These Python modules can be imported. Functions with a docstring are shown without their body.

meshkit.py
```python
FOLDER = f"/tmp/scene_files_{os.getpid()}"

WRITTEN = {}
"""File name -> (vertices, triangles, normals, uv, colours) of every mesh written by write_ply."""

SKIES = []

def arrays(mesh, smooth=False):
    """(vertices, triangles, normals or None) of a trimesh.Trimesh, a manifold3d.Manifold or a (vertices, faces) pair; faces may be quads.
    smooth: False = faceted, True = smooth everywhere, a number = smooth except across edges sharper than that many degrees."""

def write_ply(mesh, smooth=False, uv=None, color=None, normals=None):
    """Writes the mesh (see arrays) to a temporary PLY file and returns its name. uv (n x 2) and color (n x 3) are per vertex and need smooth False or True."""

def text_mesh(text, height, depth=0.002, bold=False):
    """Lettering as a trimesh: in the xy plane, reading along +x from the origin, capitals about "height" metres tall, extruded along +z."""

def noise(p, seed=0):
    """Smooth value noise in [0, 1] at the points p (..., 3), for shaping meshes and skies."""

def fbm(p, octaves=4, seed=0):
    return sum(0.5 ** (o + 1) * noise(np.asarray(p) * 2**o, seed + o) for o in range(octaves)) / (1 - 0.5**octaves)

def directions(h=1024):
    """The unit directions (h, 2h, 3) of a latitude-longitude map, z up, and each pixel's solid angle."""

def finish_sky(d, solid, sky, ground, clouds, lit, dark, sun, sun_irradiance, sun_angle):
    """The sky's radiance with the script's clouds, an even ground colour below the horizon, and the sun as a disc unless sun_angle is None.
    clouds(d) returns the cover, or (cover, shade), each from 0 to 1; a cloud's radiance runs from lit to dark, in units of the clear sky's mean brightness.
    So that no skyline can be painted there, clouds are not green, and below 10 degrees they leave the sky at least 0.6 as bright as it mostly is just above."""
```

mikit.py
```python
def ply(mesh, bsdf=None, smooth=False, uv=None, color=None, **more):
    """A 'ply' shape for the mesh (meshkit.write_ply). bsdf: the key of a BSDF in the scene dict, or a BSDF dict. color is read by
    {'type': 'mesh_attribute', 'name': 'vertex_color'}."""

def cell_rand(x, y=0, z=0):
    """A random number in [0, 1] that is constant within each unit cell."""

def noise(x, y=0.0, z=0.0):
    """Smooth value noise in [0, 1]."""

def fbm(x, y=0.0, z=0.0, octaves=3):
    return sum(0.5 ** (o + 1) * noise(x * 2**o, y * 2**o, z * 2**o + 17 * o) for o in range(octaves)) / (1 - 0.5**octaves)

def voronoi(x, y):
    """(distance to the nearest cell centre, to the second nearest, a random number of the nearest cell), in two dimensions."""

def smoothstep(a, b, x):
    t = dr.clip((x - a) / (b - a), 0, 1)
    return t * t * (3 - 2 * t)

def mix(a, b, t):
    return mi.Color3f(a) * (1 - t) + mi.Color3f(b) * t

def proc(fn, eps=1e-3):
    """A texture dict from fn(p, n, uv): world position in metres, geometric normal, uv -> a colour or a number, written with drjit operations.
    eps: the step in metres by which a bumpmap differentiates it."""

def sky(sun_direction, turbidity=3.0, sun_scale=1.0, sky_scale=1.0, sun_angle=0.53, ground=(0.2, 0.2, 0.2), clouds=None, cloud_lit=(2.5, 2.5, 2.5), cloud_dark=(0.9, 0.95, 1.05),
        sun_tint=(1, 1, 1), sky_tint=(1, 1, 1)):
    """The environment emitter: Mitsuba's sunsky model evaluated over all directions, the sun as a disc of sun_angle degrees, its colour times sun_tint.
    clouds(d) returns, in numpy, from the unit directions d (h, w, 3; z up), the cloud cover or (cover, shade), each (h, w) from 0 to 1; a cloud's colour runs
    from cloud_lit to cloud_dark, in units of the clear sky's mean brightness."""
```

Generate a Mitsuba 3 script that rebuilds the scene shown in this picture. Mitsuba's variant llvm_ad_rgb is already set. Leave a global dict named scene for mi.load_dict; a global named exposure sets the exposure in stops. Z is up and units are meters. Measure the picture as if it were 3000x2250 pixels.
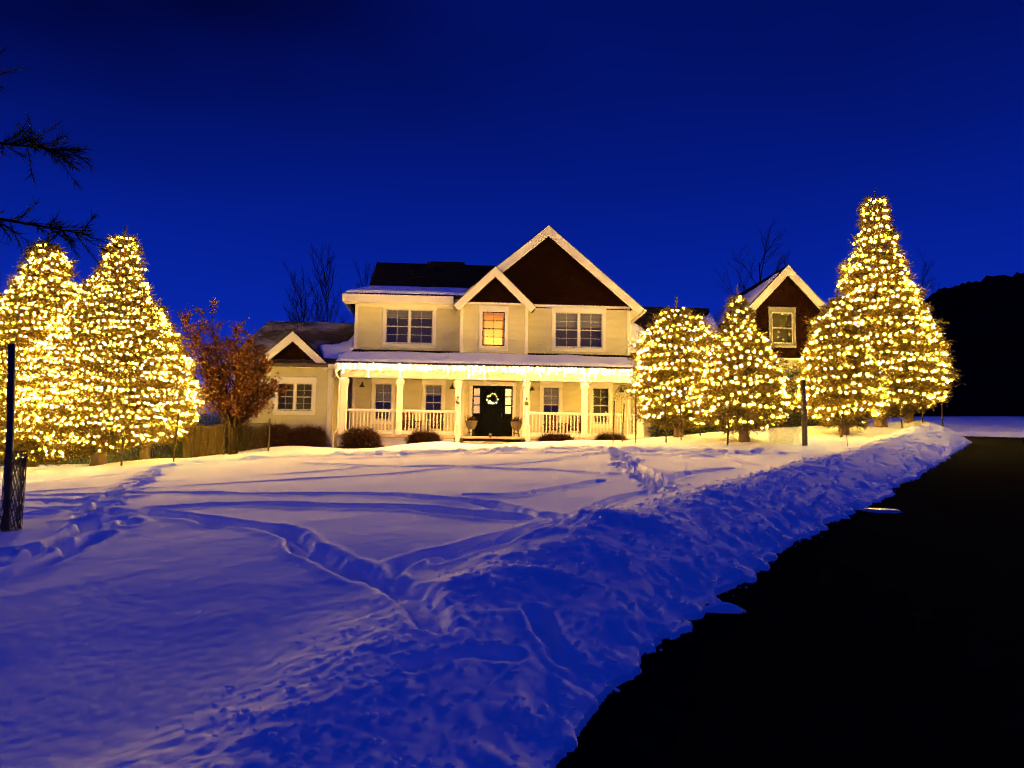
import math, random
import numpy as np, trimesh, mitsuba as mi, mikit, meshkit
from mikit import proc, noise as tnoise, fbm as tfbm, smoothstep as tsmooth, mix as tmix, cell_rand
from scipy.interpolate import RBFInterpolator
from scipy.spatial import cKDTree

T = mi.ScalarTransform4f
scene, labels = {}, {}
exposure = 2.0

def sstep(a, b, x):
    t = np.clip((x - a) / (b - a), 0, 1)
    return t * t * (3 - 2 * t)

# ------------------------------------------------------------------ camera
EYE = np.array([0, 0, 1.6])
TH, RO = math.radians(5.8), math.radians(0.8)
fwd = np.array([0, math.cos(TH), math.sin(TH)]); r0 = np.array([1., 0, 0]); u0 = np.array([0, -math.sin(TH), math.cos(TH)])
upv = -math.sin(RO) * r0 + math.cos(RO) * u0
scene['camera'] = {'type': 'perspective', 'fov': 2 * math.degrees(math.atan(1500 / 2200)), 'fov_axis': 'x', 'near_clip': 0.1, 'far_clip': 2000.0,
                   'to_world': T().look_at(origin=EYE.tolist(), target=(EYE + fwd).tolist(), up=upv.tolist())}

# ------------------------------------------------------------------ sky: deep dusk blue, sun already gone behind the viewer
SKY_TINT = (0.012, 0.082, 1.0)
def dimming_clouds(d):
    """Added cloud cover, shaped to darken the upper sky ahead, most at the left."""
    az = np.arctan2(d[..., 0], d[..., 1]); el = np.arcsin(d[..., 2])
    n_ = meshkit.fbm(d * [2.2, 2.2, 4.5], 4, 12)
    ahead = sstep(-.3, .5, np.cos(az)) * sstep(.16, .58, el) * sstep(1.35, .9, el)  # added darkening ahead only; the open zenith still lights the snow
    side = ahead * sstep(.15, -.7, az)
    return np.clip(ahead * (.56 + .5 * (n_ - .5)) + side * (.34 + .8 * (n_ - .4)), 0, .92), np.ones_like(az)
scene['sky'] = mikit.sky((0, -0.2, 0.98), turbidity=4, sun_scale=0.0, sky_scale=2.10 / 4, sky_tint=SKY_TINT, ground=(0.02, 0.02, 0.02), clouds=dimming_clouds, cloud_lit=(.06, .14, .9), cloud_dark=(.002, .008, .24))

# bulbs: emitted light of the warm string lights (belly, ends)
TREE_CORE, TREE_BODY = (620.0, 374.0, 54.0), (5.0, 2.9, 0.11)
EAVE_CORE, EAVE_BODY = (1850.0, 925.0, 180.0), (2.4, 1.5, 0.12)

# ------------------------------------------------------------------ helpers
def numbered(key):
    if key not in USED:
        USED[key] = 0
        return key
    USED[key] += 1
    return f'{key}_{USED[key]:03d}'
USED = {}

def add(key, mesh, bsdf, smooth=False, to_world=None, **more):
    d = mikit.ply(mesh, bsdf, smooth, **more)
    if to_world is not None:
        d['to_world'] = to_world
    scene[key] = d
    return key

def tag(key, label=None, category=None, group=None, kind=None):
    e = {}
    if label: e['label'] = label
    if category: e['category'] = category
    if group: e['group'] = group
    if kind: e['kind'] = kind
    labels[key] = e
    return key

def cat(ms):
    return trimesh.util.concatenate(ms)

BOXF = np.array([[0, 2, 1], [0, 3, 2], [4, 5, 6], [4, 6, 7], [0, 1, 5], [0, 5, 4], [1, 2, 6], [1, 6, 5], [2, 3, 7], [2, 7, 6], [3, 0, 4], [3, 4, 7]])
def hexa(p):
    return trimesh.Trimesh(np.asarray(p, float), BOXF, process=False)

def box(x0, x1, y0, y1, z0, z1):
    return hexa([(x0, y0, z0), (x1, y0, z0), (x1, y1, z0), (x0, y1, z0), (x0, y0, z1), (x1, y0, z1), (x1, y1, z1), (x0, y1, z1)])

def cbox(x0, x1, y0, y1, z0, z1, c=0.012):
    """Box with chamfered edges."""
    c = min(c, (x1 - x0) / 3, (y1 - y0) / 3, (z1 - z0) / 3)
    pts = []
    for x, sx in ((x0, 1), (x1, -1)):
        for y, sy in ((y0, 1), (y1, -1)):
            for z, sz in ((z0, 1), (z1, -1)):
                pts += [(x, y + sy * c, z + sz * c), (x + sx * c, y, z + sz * c), (x + sx * c, y + sy * c, z)]
    return trimesh.Trimesh(pts, process=False).convex_hull

def tube(pts, rad, n=6, caps=True):
    p = np.asarray(pts, float); rad = np.broadcast_to(rad, (len(p),))
    t = np.gradient(p, axis=0); t /= np.linalg.norm(t, axis=1, keepdims=True) + 1e-12
    a = np.cross(t, np.where(np.abs(t[:, 2:]) < .9, [0, 0, 1.], [1., 0, 0])); a /= np.linalg.norm(a, axis=1, keepdims=True) + 1e-12
    b = np.cross(t, a); an = np.arange(n) * 2 * np.pi / n
    v = (p[:, None] + rad[:, None, None] * (np.cos(an)[None, :, None] * a[:, None] + np.sin(an)[None, :, None] * b[:, None])).reshape(-1, 3)
    i, j = np.meshgrid(np.arange(len(p) - 1), np.arange(n), indexing='ij')
    q = np.stack([i * n + j, i * n + (j + 1) % n, (i + 1) * n + (j + 1) % n, (i + 1) * n + j], -1).reshape(-1, 4)
    f = [q[:, [0, 1, 2]], q[:, [0, 2, 3]]]
    if caps:
        k = np.arange(1, n - 1); m = (len(p) - 1) * n
        f += [np.stack([k * 0, k + 1, k], 1), np.stack([k * 0 + m, m + k, m + k + 1], 1)]
    return trimesh.Trimesh(v, np.vstack(f), process=False)

def lathe(prof, n=16, at=(0, 0, 0)):
    m = trimesh.creation.revolve(np.asarray(prof, float), sections=n)
    m.apply_translation(at)
    return m

def spline(pts, step):
    p = np.asarray(pts, float)
    q = np.vstack([2 * p[0] - p[1], p, 2 * p[-1] - p[-2]])
    out = []
    for i in range(1, len(q) - 2):
        n = max(2, int(np.linalg.norm(q[i + 1] - q[i]) / step))
        t = (np.arange(n) / n)[:, None]
        out.append(.5 * (2 * q[i] + (q[i + 1] - q[i - 1]) * t + (2 * q[i - 1] - 5 * q[i] + 4 * q[i + 1] - q[i + 2]) * t ** 2 + (3 * q[i] - q[i - 1] - 3 * q[i + 1] + q[i + 2]) * t ** 3))
    return np.vstack(out + [p[-1:]])

# ------------------------------------------------------------------ materials
def diffuse(key, rgb):
    scene[key] = {'type': 'twosided', 'bsdf': {'type': 'diffuse', 'reflectance': {'type': 'rgb', 'value': list(rgb)}}}
def rough(key, rgb, r=0.5, spec=0.4, metallic=0.0):
    scene[key] = {'type': 'twosided', 'bsdf': {'type': 'principled', 'base_color': {'type': 'rgb', 'value': list(rgb)}, 'roughness': r, 'specular': spec, 'metallic': metallic}}
def textured(key, fn, r=0.7, spec=0.3):
    scene[key] = {'type': 'twosided', 'bsdf': {'type': 'principled', 'base_color': proc(fn), 'roughness': r, 'specular': spec}}

def matte(key, fn):
    scene[key] = {'type': 'twosided', 'bsdf': {'type': 'diffuse', 'reflectance': proc(fn)}}

matte('m_snow', lambda p, n, uv: tmix((.80, .82, .86), (.90, .91, .93), tfbm(p.x * 1.3, p.y * 1.3, p.z * 3)))
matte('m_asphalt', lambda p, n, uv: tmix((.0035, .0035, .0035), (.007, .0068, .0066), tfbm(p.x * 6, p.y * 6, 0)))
textured('m_siding', lambda p, n, uv: tmix((.44, .415, .28), (.51, .48, .33), tfbm(p.x * .9, p.y * .9, p.z * 7)), 0.65, 0.3)
textured('m_trim', lambda p, n, uv: tmix((.56, .54, .50), (.66, .64, .60), tfbm(p.x * 2.3, p.y * 2.3, p.z * 2.3)), 0.5, 0.35)
matte('m_shingle_wall', lambda p, n, uv: tmix((.0045, .0014, .0008), (.012, .0045, .0026), tfbm(p.x * 5, p.y * 5, p.z * 5)))
matte('m_roof_dusted_lit', lambda p, n, uv: tmix((.055, .042, .036), (.30, .27, .26), tsmooth(.42, .78, tfbm(p.x * .8, p.y * .5, p.z * 1.1) + .18 * tnoise(p.x * 6, p.y * 3, p.z * 26) - .10 * tsmooth(-9.5, -8.0, p.x))))  # snow dust plus painted-in light, stronger at the left
matte('m_roof', lambda p, n, uv: tmix((.010, .008, .0075), (.030, .024, .021), cell_rand(p.x * 3.3, p.z * 9, p.y * 3) * .6 + .4 * tnoise(p.x * 9, p.y * 9, p.z * 9)))
textured('m_trim_shaded', lambda p, n, uv: tmix((.13, .125, .12), (.18, .175, .165), tfbm(p.x * 2.3, p.y * 2.3, p.z * 2.3)), 0.6, 0.2)  # garage window trim: house trim with dimmer light put into the colour
rough('m_sash', (.42, .42, .42), .45)
rough('m_black_metal', (.012, .011, .010), .45, .4)
rough('m_dark_iron', (.02, .014, .01), .6, .3)
textured('m_door', lambda p, n, uv: tmix((.0015, .002, .0012), (.004, .0048, .0028), tfbm(p.x * 6, p.y * 6, p.z * 1.5)), .35, .06)
matte('m_blind', lambda p, n, uv: tmix((.10, .098, .095), (.17, .165, .16), tnoise(p.x * .5, 0, p.z * 45)))
diffuse('m_dark_room', (.060, .054, .048))
textured('m_bark', lambda p, n, uv: tmix((.13, .085, .05), (.30, .21, .13), tfbm(p.x * 14, p.y * 14, p.z * 4)), .9, .1)
matte('m_dark_bark', lambda p, n, uv: tmix((.010, .0065, .0045), (.028, .018, .012), tfbm(p.x * 14, p.y * 14, p.z * 4)))
textured('m_pale_bark', lambda p, n, uv: tmix((.22, .22, .21), (.42, .42, .40), tfbm(p.x * 5, p.y * 5, p.z * 3)), .9, .1)
matte('m_brown_leaf', lambda p, n, uv: tmix((.06, .022, .008), (.17, .072, .028), tnoise(p.x * 7, p.y * 7, p.z * 7)))
matte('m_bush', lambda p, n, uv: tmix((.018, .008, .005), (.05, .023, .014), tnoise(p.x * 9, p.y * 9, p.z * 9)))
textured('m_needles', lambda p, n, uv: tmix((.085, .066, .018), (.20, .145, .045), tfbm(p.x * 3.1, p.y * 3.1, p.z * 4.1)), .7, .25)
matte('m_dark_needles', lambda p, n, uv: tmix((.008, .014, .006), (.025, .035, .014), tnoise(p.x * 4, p.y * 4, p.z * 4)))
textured('m_fence_board', lambda p, n, uv: tmix((.020, .027, .012), (.052, .060, .026), tfbm(p.x * 7, p.y * 7, p.z * 1.2)), .8, .2)
textured('m_post_wood', lambda p, n, uv: tmix((.06, .045, .028), (.14, .11, .07), tfbm(p.x * 20, p.y * 20, p.z * 2)), .85, .1)
rough('m_stake', (.035, .022, .013), .6, .3)
rough('m_net', (.035, .025, .014), .8, .1)
textured('m_stone', lambda p, n, uv: tmix((.06, .035, .025), (.17, .10, .07), tfbm(p.x * 4, p.y * 4, p.z * 6)), .9, .1)
textured('m_deck', lambda p, n, uv: tmix((.36, .28, .20), (.5, .4, .3), tfbm(p.x * 1.5, p.y * 12, 0)), .7, .2)
rough('m_chair', (.045, .006, .005), .5, .4)
rough('m_urn', (.09, .075, .05), .6, .3)
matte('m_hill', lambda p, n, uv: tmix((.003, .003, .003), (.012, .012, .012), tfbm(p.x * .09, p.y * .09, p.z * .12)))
matte('m_far_snow', lambda p, n, uv: tmix((.50, .45, .46), (.75, .70, .72), tfbm(p.x * .4, p.y * .4, 0)))
matte('m_burlap', lambda p, n, uv: tmix((.035, .022, .010), (.075, .05, .024), tfbm(p.x * 5, p.y * 5, p.z * 18)))
scene['m_ice'] = {'type': 'principled', 'base_color': {'type': 'rgb', 'value': [.35, .36, .38]}, 'roughness': .16, 'specular': .7}
rough('m_wire', (.015, .025, .012), .6, .3)
scene['m_glass'] = {'type': 'thindielectric', 'int_ior': 1.42}

# ------------------------------------------------------------------ terrain
CTRL = np.array([(0,0,-.62),(-4,0,-.75),(4,0,-.5),(0,2,-.6),(0,4,-.38),(-4,5,-.20),(-8,5,-.3),(3,5,-.12),(0,6,.03),(-4,7,.22),(3,7,.2),(0,8,.44),(0,10,.70),(-6,8.7,.44),(6,10,.62),(9,8,.3),(0,15,1.05),(-8,15,.72),(7,15,1.15),(0,20,1.38),(9,20,1.55),(-11,20,.85),
 (0,25,1.70),(0,29,1.9),(-5,30,1.75),(4,30,2.12),(5.5,29,2.15),(-13,24,.99),(-15.2,24,.8),(-13.3,28,1.1),(-9.8,27,1.42),(-9,30.5,1.66),(-18,28,.9),(7.8,25,2.03),(6.5,28,2.3),(9.4,24,1.95),(11.5,27,2.45),(14.5,29.5,2.85),(16.7,28,2.55),
 (14,14,1.2),(20,20,1.75),(24,26,2.3),(30,30,2.7),(20,34,3.0),(28,36,3.1),(-25,15,.3),(-25,30,.6),(0,40,2.2),(10,40,3.0),(20,45,3.9),(40,45,4.1),(30,60,5.2),(-20,50,1.6),(0,60,2.6),(-20,0,-.9),(20,0,-.2),(40,15,.9),(0,-15,-1.2),(-25,-15,-1.6),(40,-15,-.7)], float)
_rbf = RBFInterpolator(CTRL[:, :2], CTRL[:, 2], kernel='thin_plate_spline', smoothing=.25)
_gx, _gy = np.linspace(-26, 42, 137), np.linspace(-16, 62, 157)
_gz = _rbf(np.stack(np.meshgrid(_gx, _gy, indexing='ij'), -1).reshape(-1, 2)).reshape(137, 157)
from scipy.interpolate import RectBivariateSpline
_spl = RectBivariateSpline(_gx, _gy, _gz)
def base(x, y):
    return _spl.ev(np.clip(x, -26, 42), np.clip(y, -16, 62))

EDGE = np.array([(-6, -14), (-3.4, -2), (-1.6, 1.4), (-.35, 3.4), (.31, 4.74), (.58, 5.35), (.99, 6.03), (1.51, 6.78), (1.98, 7.37), (2.76, 8.45), (4.2, 10.35), (5.7, 12.37), (6.86, 14.0), (10.06, 18.31), (13.6, 23.2), (16.2, 26.6), (17.6, 29.2), (18.3, 31.5), (18.8, 33.8)])
FAR_EDGE = np.array([(18.8, 33.8), (22, 34.3), (27, 34.8), (34, 35.2), (60, 36)])
def edge_x(y):
    return np.interp(y, EDGE[:, 1], EDGE[:, 0], left=-6, right=200)
_e = spline(EDGE, .05); _etree = cKDTree(_e)
_fe = spline(FAR_EDGE, .1); _fetree = cKDTree(_fe)
def road_dist(x, y):
    """Metres into the snow from the edge of the asphalt (negative on the asphalt)."""
    d1 = _etree.query(np.stack([np.ravel(x), np.ravel(y)], 1))[0].reshape(np.shape(x))
    d2 = _fetree.query(np.stack([np.ravel(x), np.ravel(y)], 1))[0].reshape(np.shape(x))
    onroad = (x > edge_x(y)) & (y < np.interp(x, FAR_EDGE[:, 0], FAR_EDGE[:, 1], left=33.8))
    return np.where(onroad, -np.minimum(d1, d2), np.minimum(d1, d2)), d1 < d2

TRACKS = [  # (half width, depth, points)
 (.13, .10, [(-5.4,6.4),(-5.1,7.2),(-4.89,7.84),(-4.93,8.39),(-4.96,8.79)]), (.13, .10, [(-4.95,6.3),(-4.72,7.14),(-4.54,7.62),(-4.55,8.49)]),
 (.18, .10, [(-8.66,13.31),(-6.68,12.63),(-5.48,12.24),(-3.78,11.58),(-2.25,11.4),(-.96,10.7),(-.4,10.4),(.36,9.53),(.63,9.24)]),
 (.18, .10, [(-4.95,9.88),(-4.38,10.26),(-3.4,10.43),(-2.27,10.15),(-1.46,10.0),(-.22,9.5),(.16,9.32)]),
 (.15, .08, [(-7.7,11.3),(-7.05,10.9),(-5.74,10.11),(-5.13,9.61)]), (.15, .08, [(-8.3,12.2),(-7.48,12.2),(-5.76,10.76)]),
 (.15, .095, [(-5.26,9.84),(-4.8,9.8),(-3.78,9.32),(-3.39,9.05),(-2.73,8.71),(-2.34,8.29),(-2.04,7.78),(-1.62,7.33),(-1.15,6.95),(-.86,6.57),(-.69,6.21),(-.55,5.8)]),
 (.12, .085, [(-1.15,6.95),(-1.0,7.45),(-.64,7.8),(-.1,8.33),(.52,8.92),(.83,9.43),(1.52,10.94),(2.13,11.86)]),
 (.12, .07, [(-.7,7.45),(-.3,7.85),(.2,8.3),(.8,8.95),(1.1,9.4)]),
 (.20, .10, [(-5.48,20.36),(-3.6,18.61),(-1.62,17.68),(-.76,17.09),(.93,16.18),(2.22,14.86),(2.61,14.32)]),
 (.16, .08, [(-6.65,13.49),(-5.46,14.08),(-3.93,14.64),(-2.59,15.54),(-1.29,17.17),(.7,19.04),(2.11,21.48)]),
 (.16, .08, [(-7.38,15.39),(-5.88,15.98),(-5.01,16.5),(-3.96,17.48),(-3.78,18.36)]),
 (.16, .08, [(-12,16.0),(-10.74,16.4),(-10.5,18.0),(-9.96,19.35)]), (.14, .08, [(-8.99,13.77),(-7.95,14.46),(-7.87,15.6)]),
 (.14, .09, [(-.62,11.09),(-.03,11.2),(.7,12.2),(1.64,13.79)]),
 (.13, .13, [(2.6,17.44),(2.48,14.67),(2.36,12.49),(2.32,11.78)]), (.13, .13, [(2.93,17.96),(2.73,14.67),(2.58,12.51)]),
 (.16, .09, [(2.69,13.62),(3.45,15.05),(4.83,16.56)]), (.16, .09, [(4.98,21.2),(5.58,20.1),(5.74,17.9)]),
 (.10, .06, [(.03,5.59),(-.33,5.46),(-.65,5.2)]), (.10, .10, [(.2,6.27),(.29,5.95),(.38,5.71)]),
 (.22, .09, [(-9.3,22.6),(-6.33,23.0),(-3.83,23.6),(-1.66,24.0),(1.16,24.0),(3.81,23.0),(6.09,21.8)]),
 (.2, .07, [(-6,21.6),(-3,22.2),(0,22.6),(3,21.8),(4.5,20.8)]),
]
FOOT = [(.34, .15, 62, [(-9.7,20.88),(-8.43,17.56),(-7.37,14.76),(-6.5,12.64),(-5.95,11.26),(-5.32,9.73),(-5.0,8.77),(-4.88,8.05),(-4.84,7.31)]),
        (.30, .13, 34, [(3.13,21.4),(2.95,19.2),(2.7,17.6),(2.7,16.2)]), (.12, .10, 20, [(2.5,16.4),(2.45,13.5),(2.4,11.8)]), (.12, .10, 20, [(2.82,17),(2.7,14),(2.6,12.4)]),
        (.5, .09, 60, [(-5,22.9),(0,23.4),(4,22.3),(7.5,20.8)]), (.5, .08, 30, [(1.0,28.6),(3.2,25),(3.1,21)]), (.9, .10, 16, [(-7.6,11.5),(-5.6,9.6)])]
ROUGH = np.array([(-9.77,21.3),(-9.16,22.8),(-6.33,23.4),(-3.83,24.2),(-1.66,24.6),(1.16,24.4),(3.81,23.5),(6.09,22.2),(8.5,21.2)])

def fine_axis(a, b, inner, outer, grow=1.22, far=420):
    mid = np.arange(a, b + 1e-6, inner) if np.isscalar(inner) else inner
    out, s = [], outer
    x = mid[-1]
    while x < far:
        s *= grow; x += s; out.append(x)
    lo, s, x = [], outer, mid[0]
    while x > -far:
        s *= grow; x -= s; lo.append(x)
    return np.concatenate([lo[::-1], mid, out])

def make_ground():
    xs = np.concatenate([np.arange(-17, -5, .055), np.arange(-5, 5, .026), np.arange(5, 20, .055)])
    ys = [1.6]
    while ys[-1] < 36: ys.append(ys[-1] + max(.02, ys[-1] * .0042) if ys[-1] < 26 else ys[-1] + .09)
    X = fine_axis(0, 0, xs, .1); Y = fine_axis(0, 0, np.array(ys), .15)
    x, y = np.meshgrid(X, Y, indexing='ij')
    z = base(x, y)
    d, near_side = road_dist(x, y)
    P = lambda sx, sy, o=0: np.stack([(x * .84 + y * .54) * sx + o, (y * .84 - x * .54) * sy + o, x * .31 * sx + o], -1)
    inlawn = (y > 1) & (y < 34) & (x > -20) & (x < 20)
    # snow cover: thin and ragged at the asphalt, a ploughed bank beside it
    rag = (meshkit.fbm(P(.9, .9), 4, 3) - .5) * .45 + (meshkit.fbm(P(4, 4), 4, 9) - .5) * .55
    dd = d + rag * np.exp(-np.abs(d) / .7)
    cover = np.where(dd > 0, .03 + .17 * sstep(0, .5, dd) + .05 * sstep(.5, 2, dd), -.10 * np.minimum(1, -dd / .12) - .02)
    far = sstep(5, 17, y)
    bank = (.15 + .17 * far) * np.exp(-((d - 1.25) / .7) ** 2) * (0.65 + .7 * meshkit.fbm(P(.55, .55), 3, 21)) * near_side
    lump = (meshkit.fbm(P(2.4, 2.4), 3, 5) - .5) * .17 + (np.abs(meshkit.fbm(P(5.3, 5.3), 4, 6) - .5)) * .13 + (meshkit.fbm(P(13, 13), 3, 7) - .5) * .085
    wl = np.exp(-((d - 1.2) / .9) ** 2) * near_side * (d > .05)
    z = z + np.where(d > -3, cover, -.12) + np.where(d > 0, bank + lump * wl * (.38 + .5 * far), 0)
    # wind-packed surface
    soft = sstep(1.2, 3.0, d)
    z += soft * ((meshkit.fbm(P(.35, .7), 3, 31) - .5) * .09 + (meshkit.fbm(P(.9, 2.6), 3, 33) - .5) * .03 * (.35 + .65 * far))
    z += np.where((d > .02) & inlawn, (meshkit.noise(P(15, 15), 71) - .5) * .005 + (meshkit.noise(P(33, 33), 72) - .5) * .004, 0)
    # tracks
    flat = np.stack([x.ravel(), y.ravel()], 1)
    sel = np.flatnonzero(inlawn.ravel())
    zf = z.ravel()
    pts = flat[sel]
    jit = (meshkit.fbm(np.c_[pts * 3.1, pts[:, :1] * 0], 3, 41) - .5)
    jit2 = meshkit.fbm(np.c_[pts * .9, pts[:, :1] * 0 + 7], 2, 42)
    for w, dep, line in TRACKS:
        t = cKDTree(spline(line, .04))
        dist, _ = t.query(pts, distance_upper_bound=w * 4)
        ok = np.isfinite(dist)
        q = dist[ok] + jit[ok] * w * 1.1
        prof = -dep * (.6 + .8 * jit2[ok]) * (1 - sstep(.35 * w, 1.05 * w, q)) + .16 * dep * np.exp(-((q - 1.35 * w) / (.38 * w)) ** 2)
        zf[sel[ok]] += prof
    rng = np.random.default_rng(11)
    for spread, dep, n, line in FOOT:
        s = spline(line, .05)
        for k in range(n):
            c = s[int((k + rng.random() * .8) / n * (len(s) - 1))]
            c = c + rng.normal(0, spread * .55, 2)
            r_ = .10 + .07 * rng.random(); an = rng.random() * 3.14
            near = np.flatnonzero((np.abs(pts[:, 0] - c[0]) < .6) & (np.abs(pts[:, 1] - c[1]) < .6))
            dx, dy = (pts[near] - c).T
            a_, b_ = dx * math.cos(an) + dy * math.sin(an), -dx * math.sin(an) + dy * math.cos(an)
            q = np.sqrt((a_ / 1.6) ** 2 + b_ ** 2) + jit[near] * .06
            zf[sel[near]] += -dep * (.7 + .6 * rng.random()) * (1 - sstep(.5 * r_, 1.1 * r_, q)) + .10 * dep * np.exp(-((q - 1.4 * r_) / (.4 * r_)) ** 2)
    t = cKDTree(spline(ROUGH, .2)); dist, _ = t.query(pts, distance_upper_bound=3)
    ok = np.isfinite(dist)
    zf[sel[ok]] += np.exp(-(dist[ok] / .8) ** 2) * ((meshkit.fbm(np.c_[pts[ok] * 2.4, pts[ok][:, :1] * 0], 4, 51) - .5) * .30 + .05)
    # drifts in front of the porch and round the trees on the right
    for cx, cy, rx, ry, h in ((1.1, 8.75, .75, .30, .13), (.3, 8.25, .5, .22, .06), (-.35, 6.75, .30, .16, .05), (.25, 7.0, .4, .12, .05), (-.95, 6.5, .28, .16, .03), (-3.2, 30.3, 1.6, .8, .22), (1.6, 30.2, 2.2, .7, .12), (-9.2, 30.5, 1.6, .7, .15), (3.5, 29.3, 1.6, .9, .10), (7.3, 26.5, 3, 2, .06), (-11.3, 24.3, 2.2, .5, .10), (-14.5, 22.6, 1.6, .35, .14)):
        zf[sel] += h * np.exp(-((pts[:, 0] - cx) / rx) ** 2 - ((pts[:, 1] - cy) / ry) ** 2)
    rough_right = np.exp(-((pts[:, 0] - 6.5) / 4.5) ** 2 - ((pts[:, 1] - 24) / 4.5) ** 2)
    zf[sel] += rough_right * (meshkit.fbm(np.c_[pts * 1.6, pts[:, :1] * 0], 4, 61) - .5) * .16
    # patches of snow lying on the asphalt
    for cx, cy, rx, ry in ((2.0, 7.15, .22, .05),):
        q = ((pts[:, 0] - cx) / rx) ** 2 + ((pts[:, 1] - cy) / ry) ** 2 + jit * 1.2
        b = base(pts[:, 0], pts[:, 1])
        m = (q < 1.0) & (d.ravel()[sel] < .3)
        zf[sel[m]] = np.maximum(zf[sel[m]], b[m] + .005 + .06 * (1 - q[m]))
    n0, n1 = x.shape
    i, j = np.meshgrid(np.arange(n0 - 1), np.arange(n1 - 1), indexing='ij')
    a = (i * n1 + j).ravel()
    f = np.vstack([np.stack([a, a + n1, a + n1 + 1], 1), np.stack([a, a + n1 + 1, a + 1], 1)])
    v = np.stack([x.ravel(), y.ravel(), zf], 1)
    global _ground
    _ground = (X, Y, zf.reshape(n0, n1))
    return trimesh.Trimesh(v, f, process=False)

add('snow_ground', make_ground(), 'm_snow', True)
tag('snow_ground', 'snow covered front yard crossed by ruts and footprints', 'snow', kind='structure')
def gz(x, y):
    X, Y, Z = _ground
    i = int(np.clip(np.searchsorted(X, x) - 1, 0, len(X) - 2)); j = int(np.clip(np.searchsorted(Y, y) - 1, 0, len(Y) - 2))
    return float(Z[i:i + 2, j:j + 2].mean())

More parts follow.
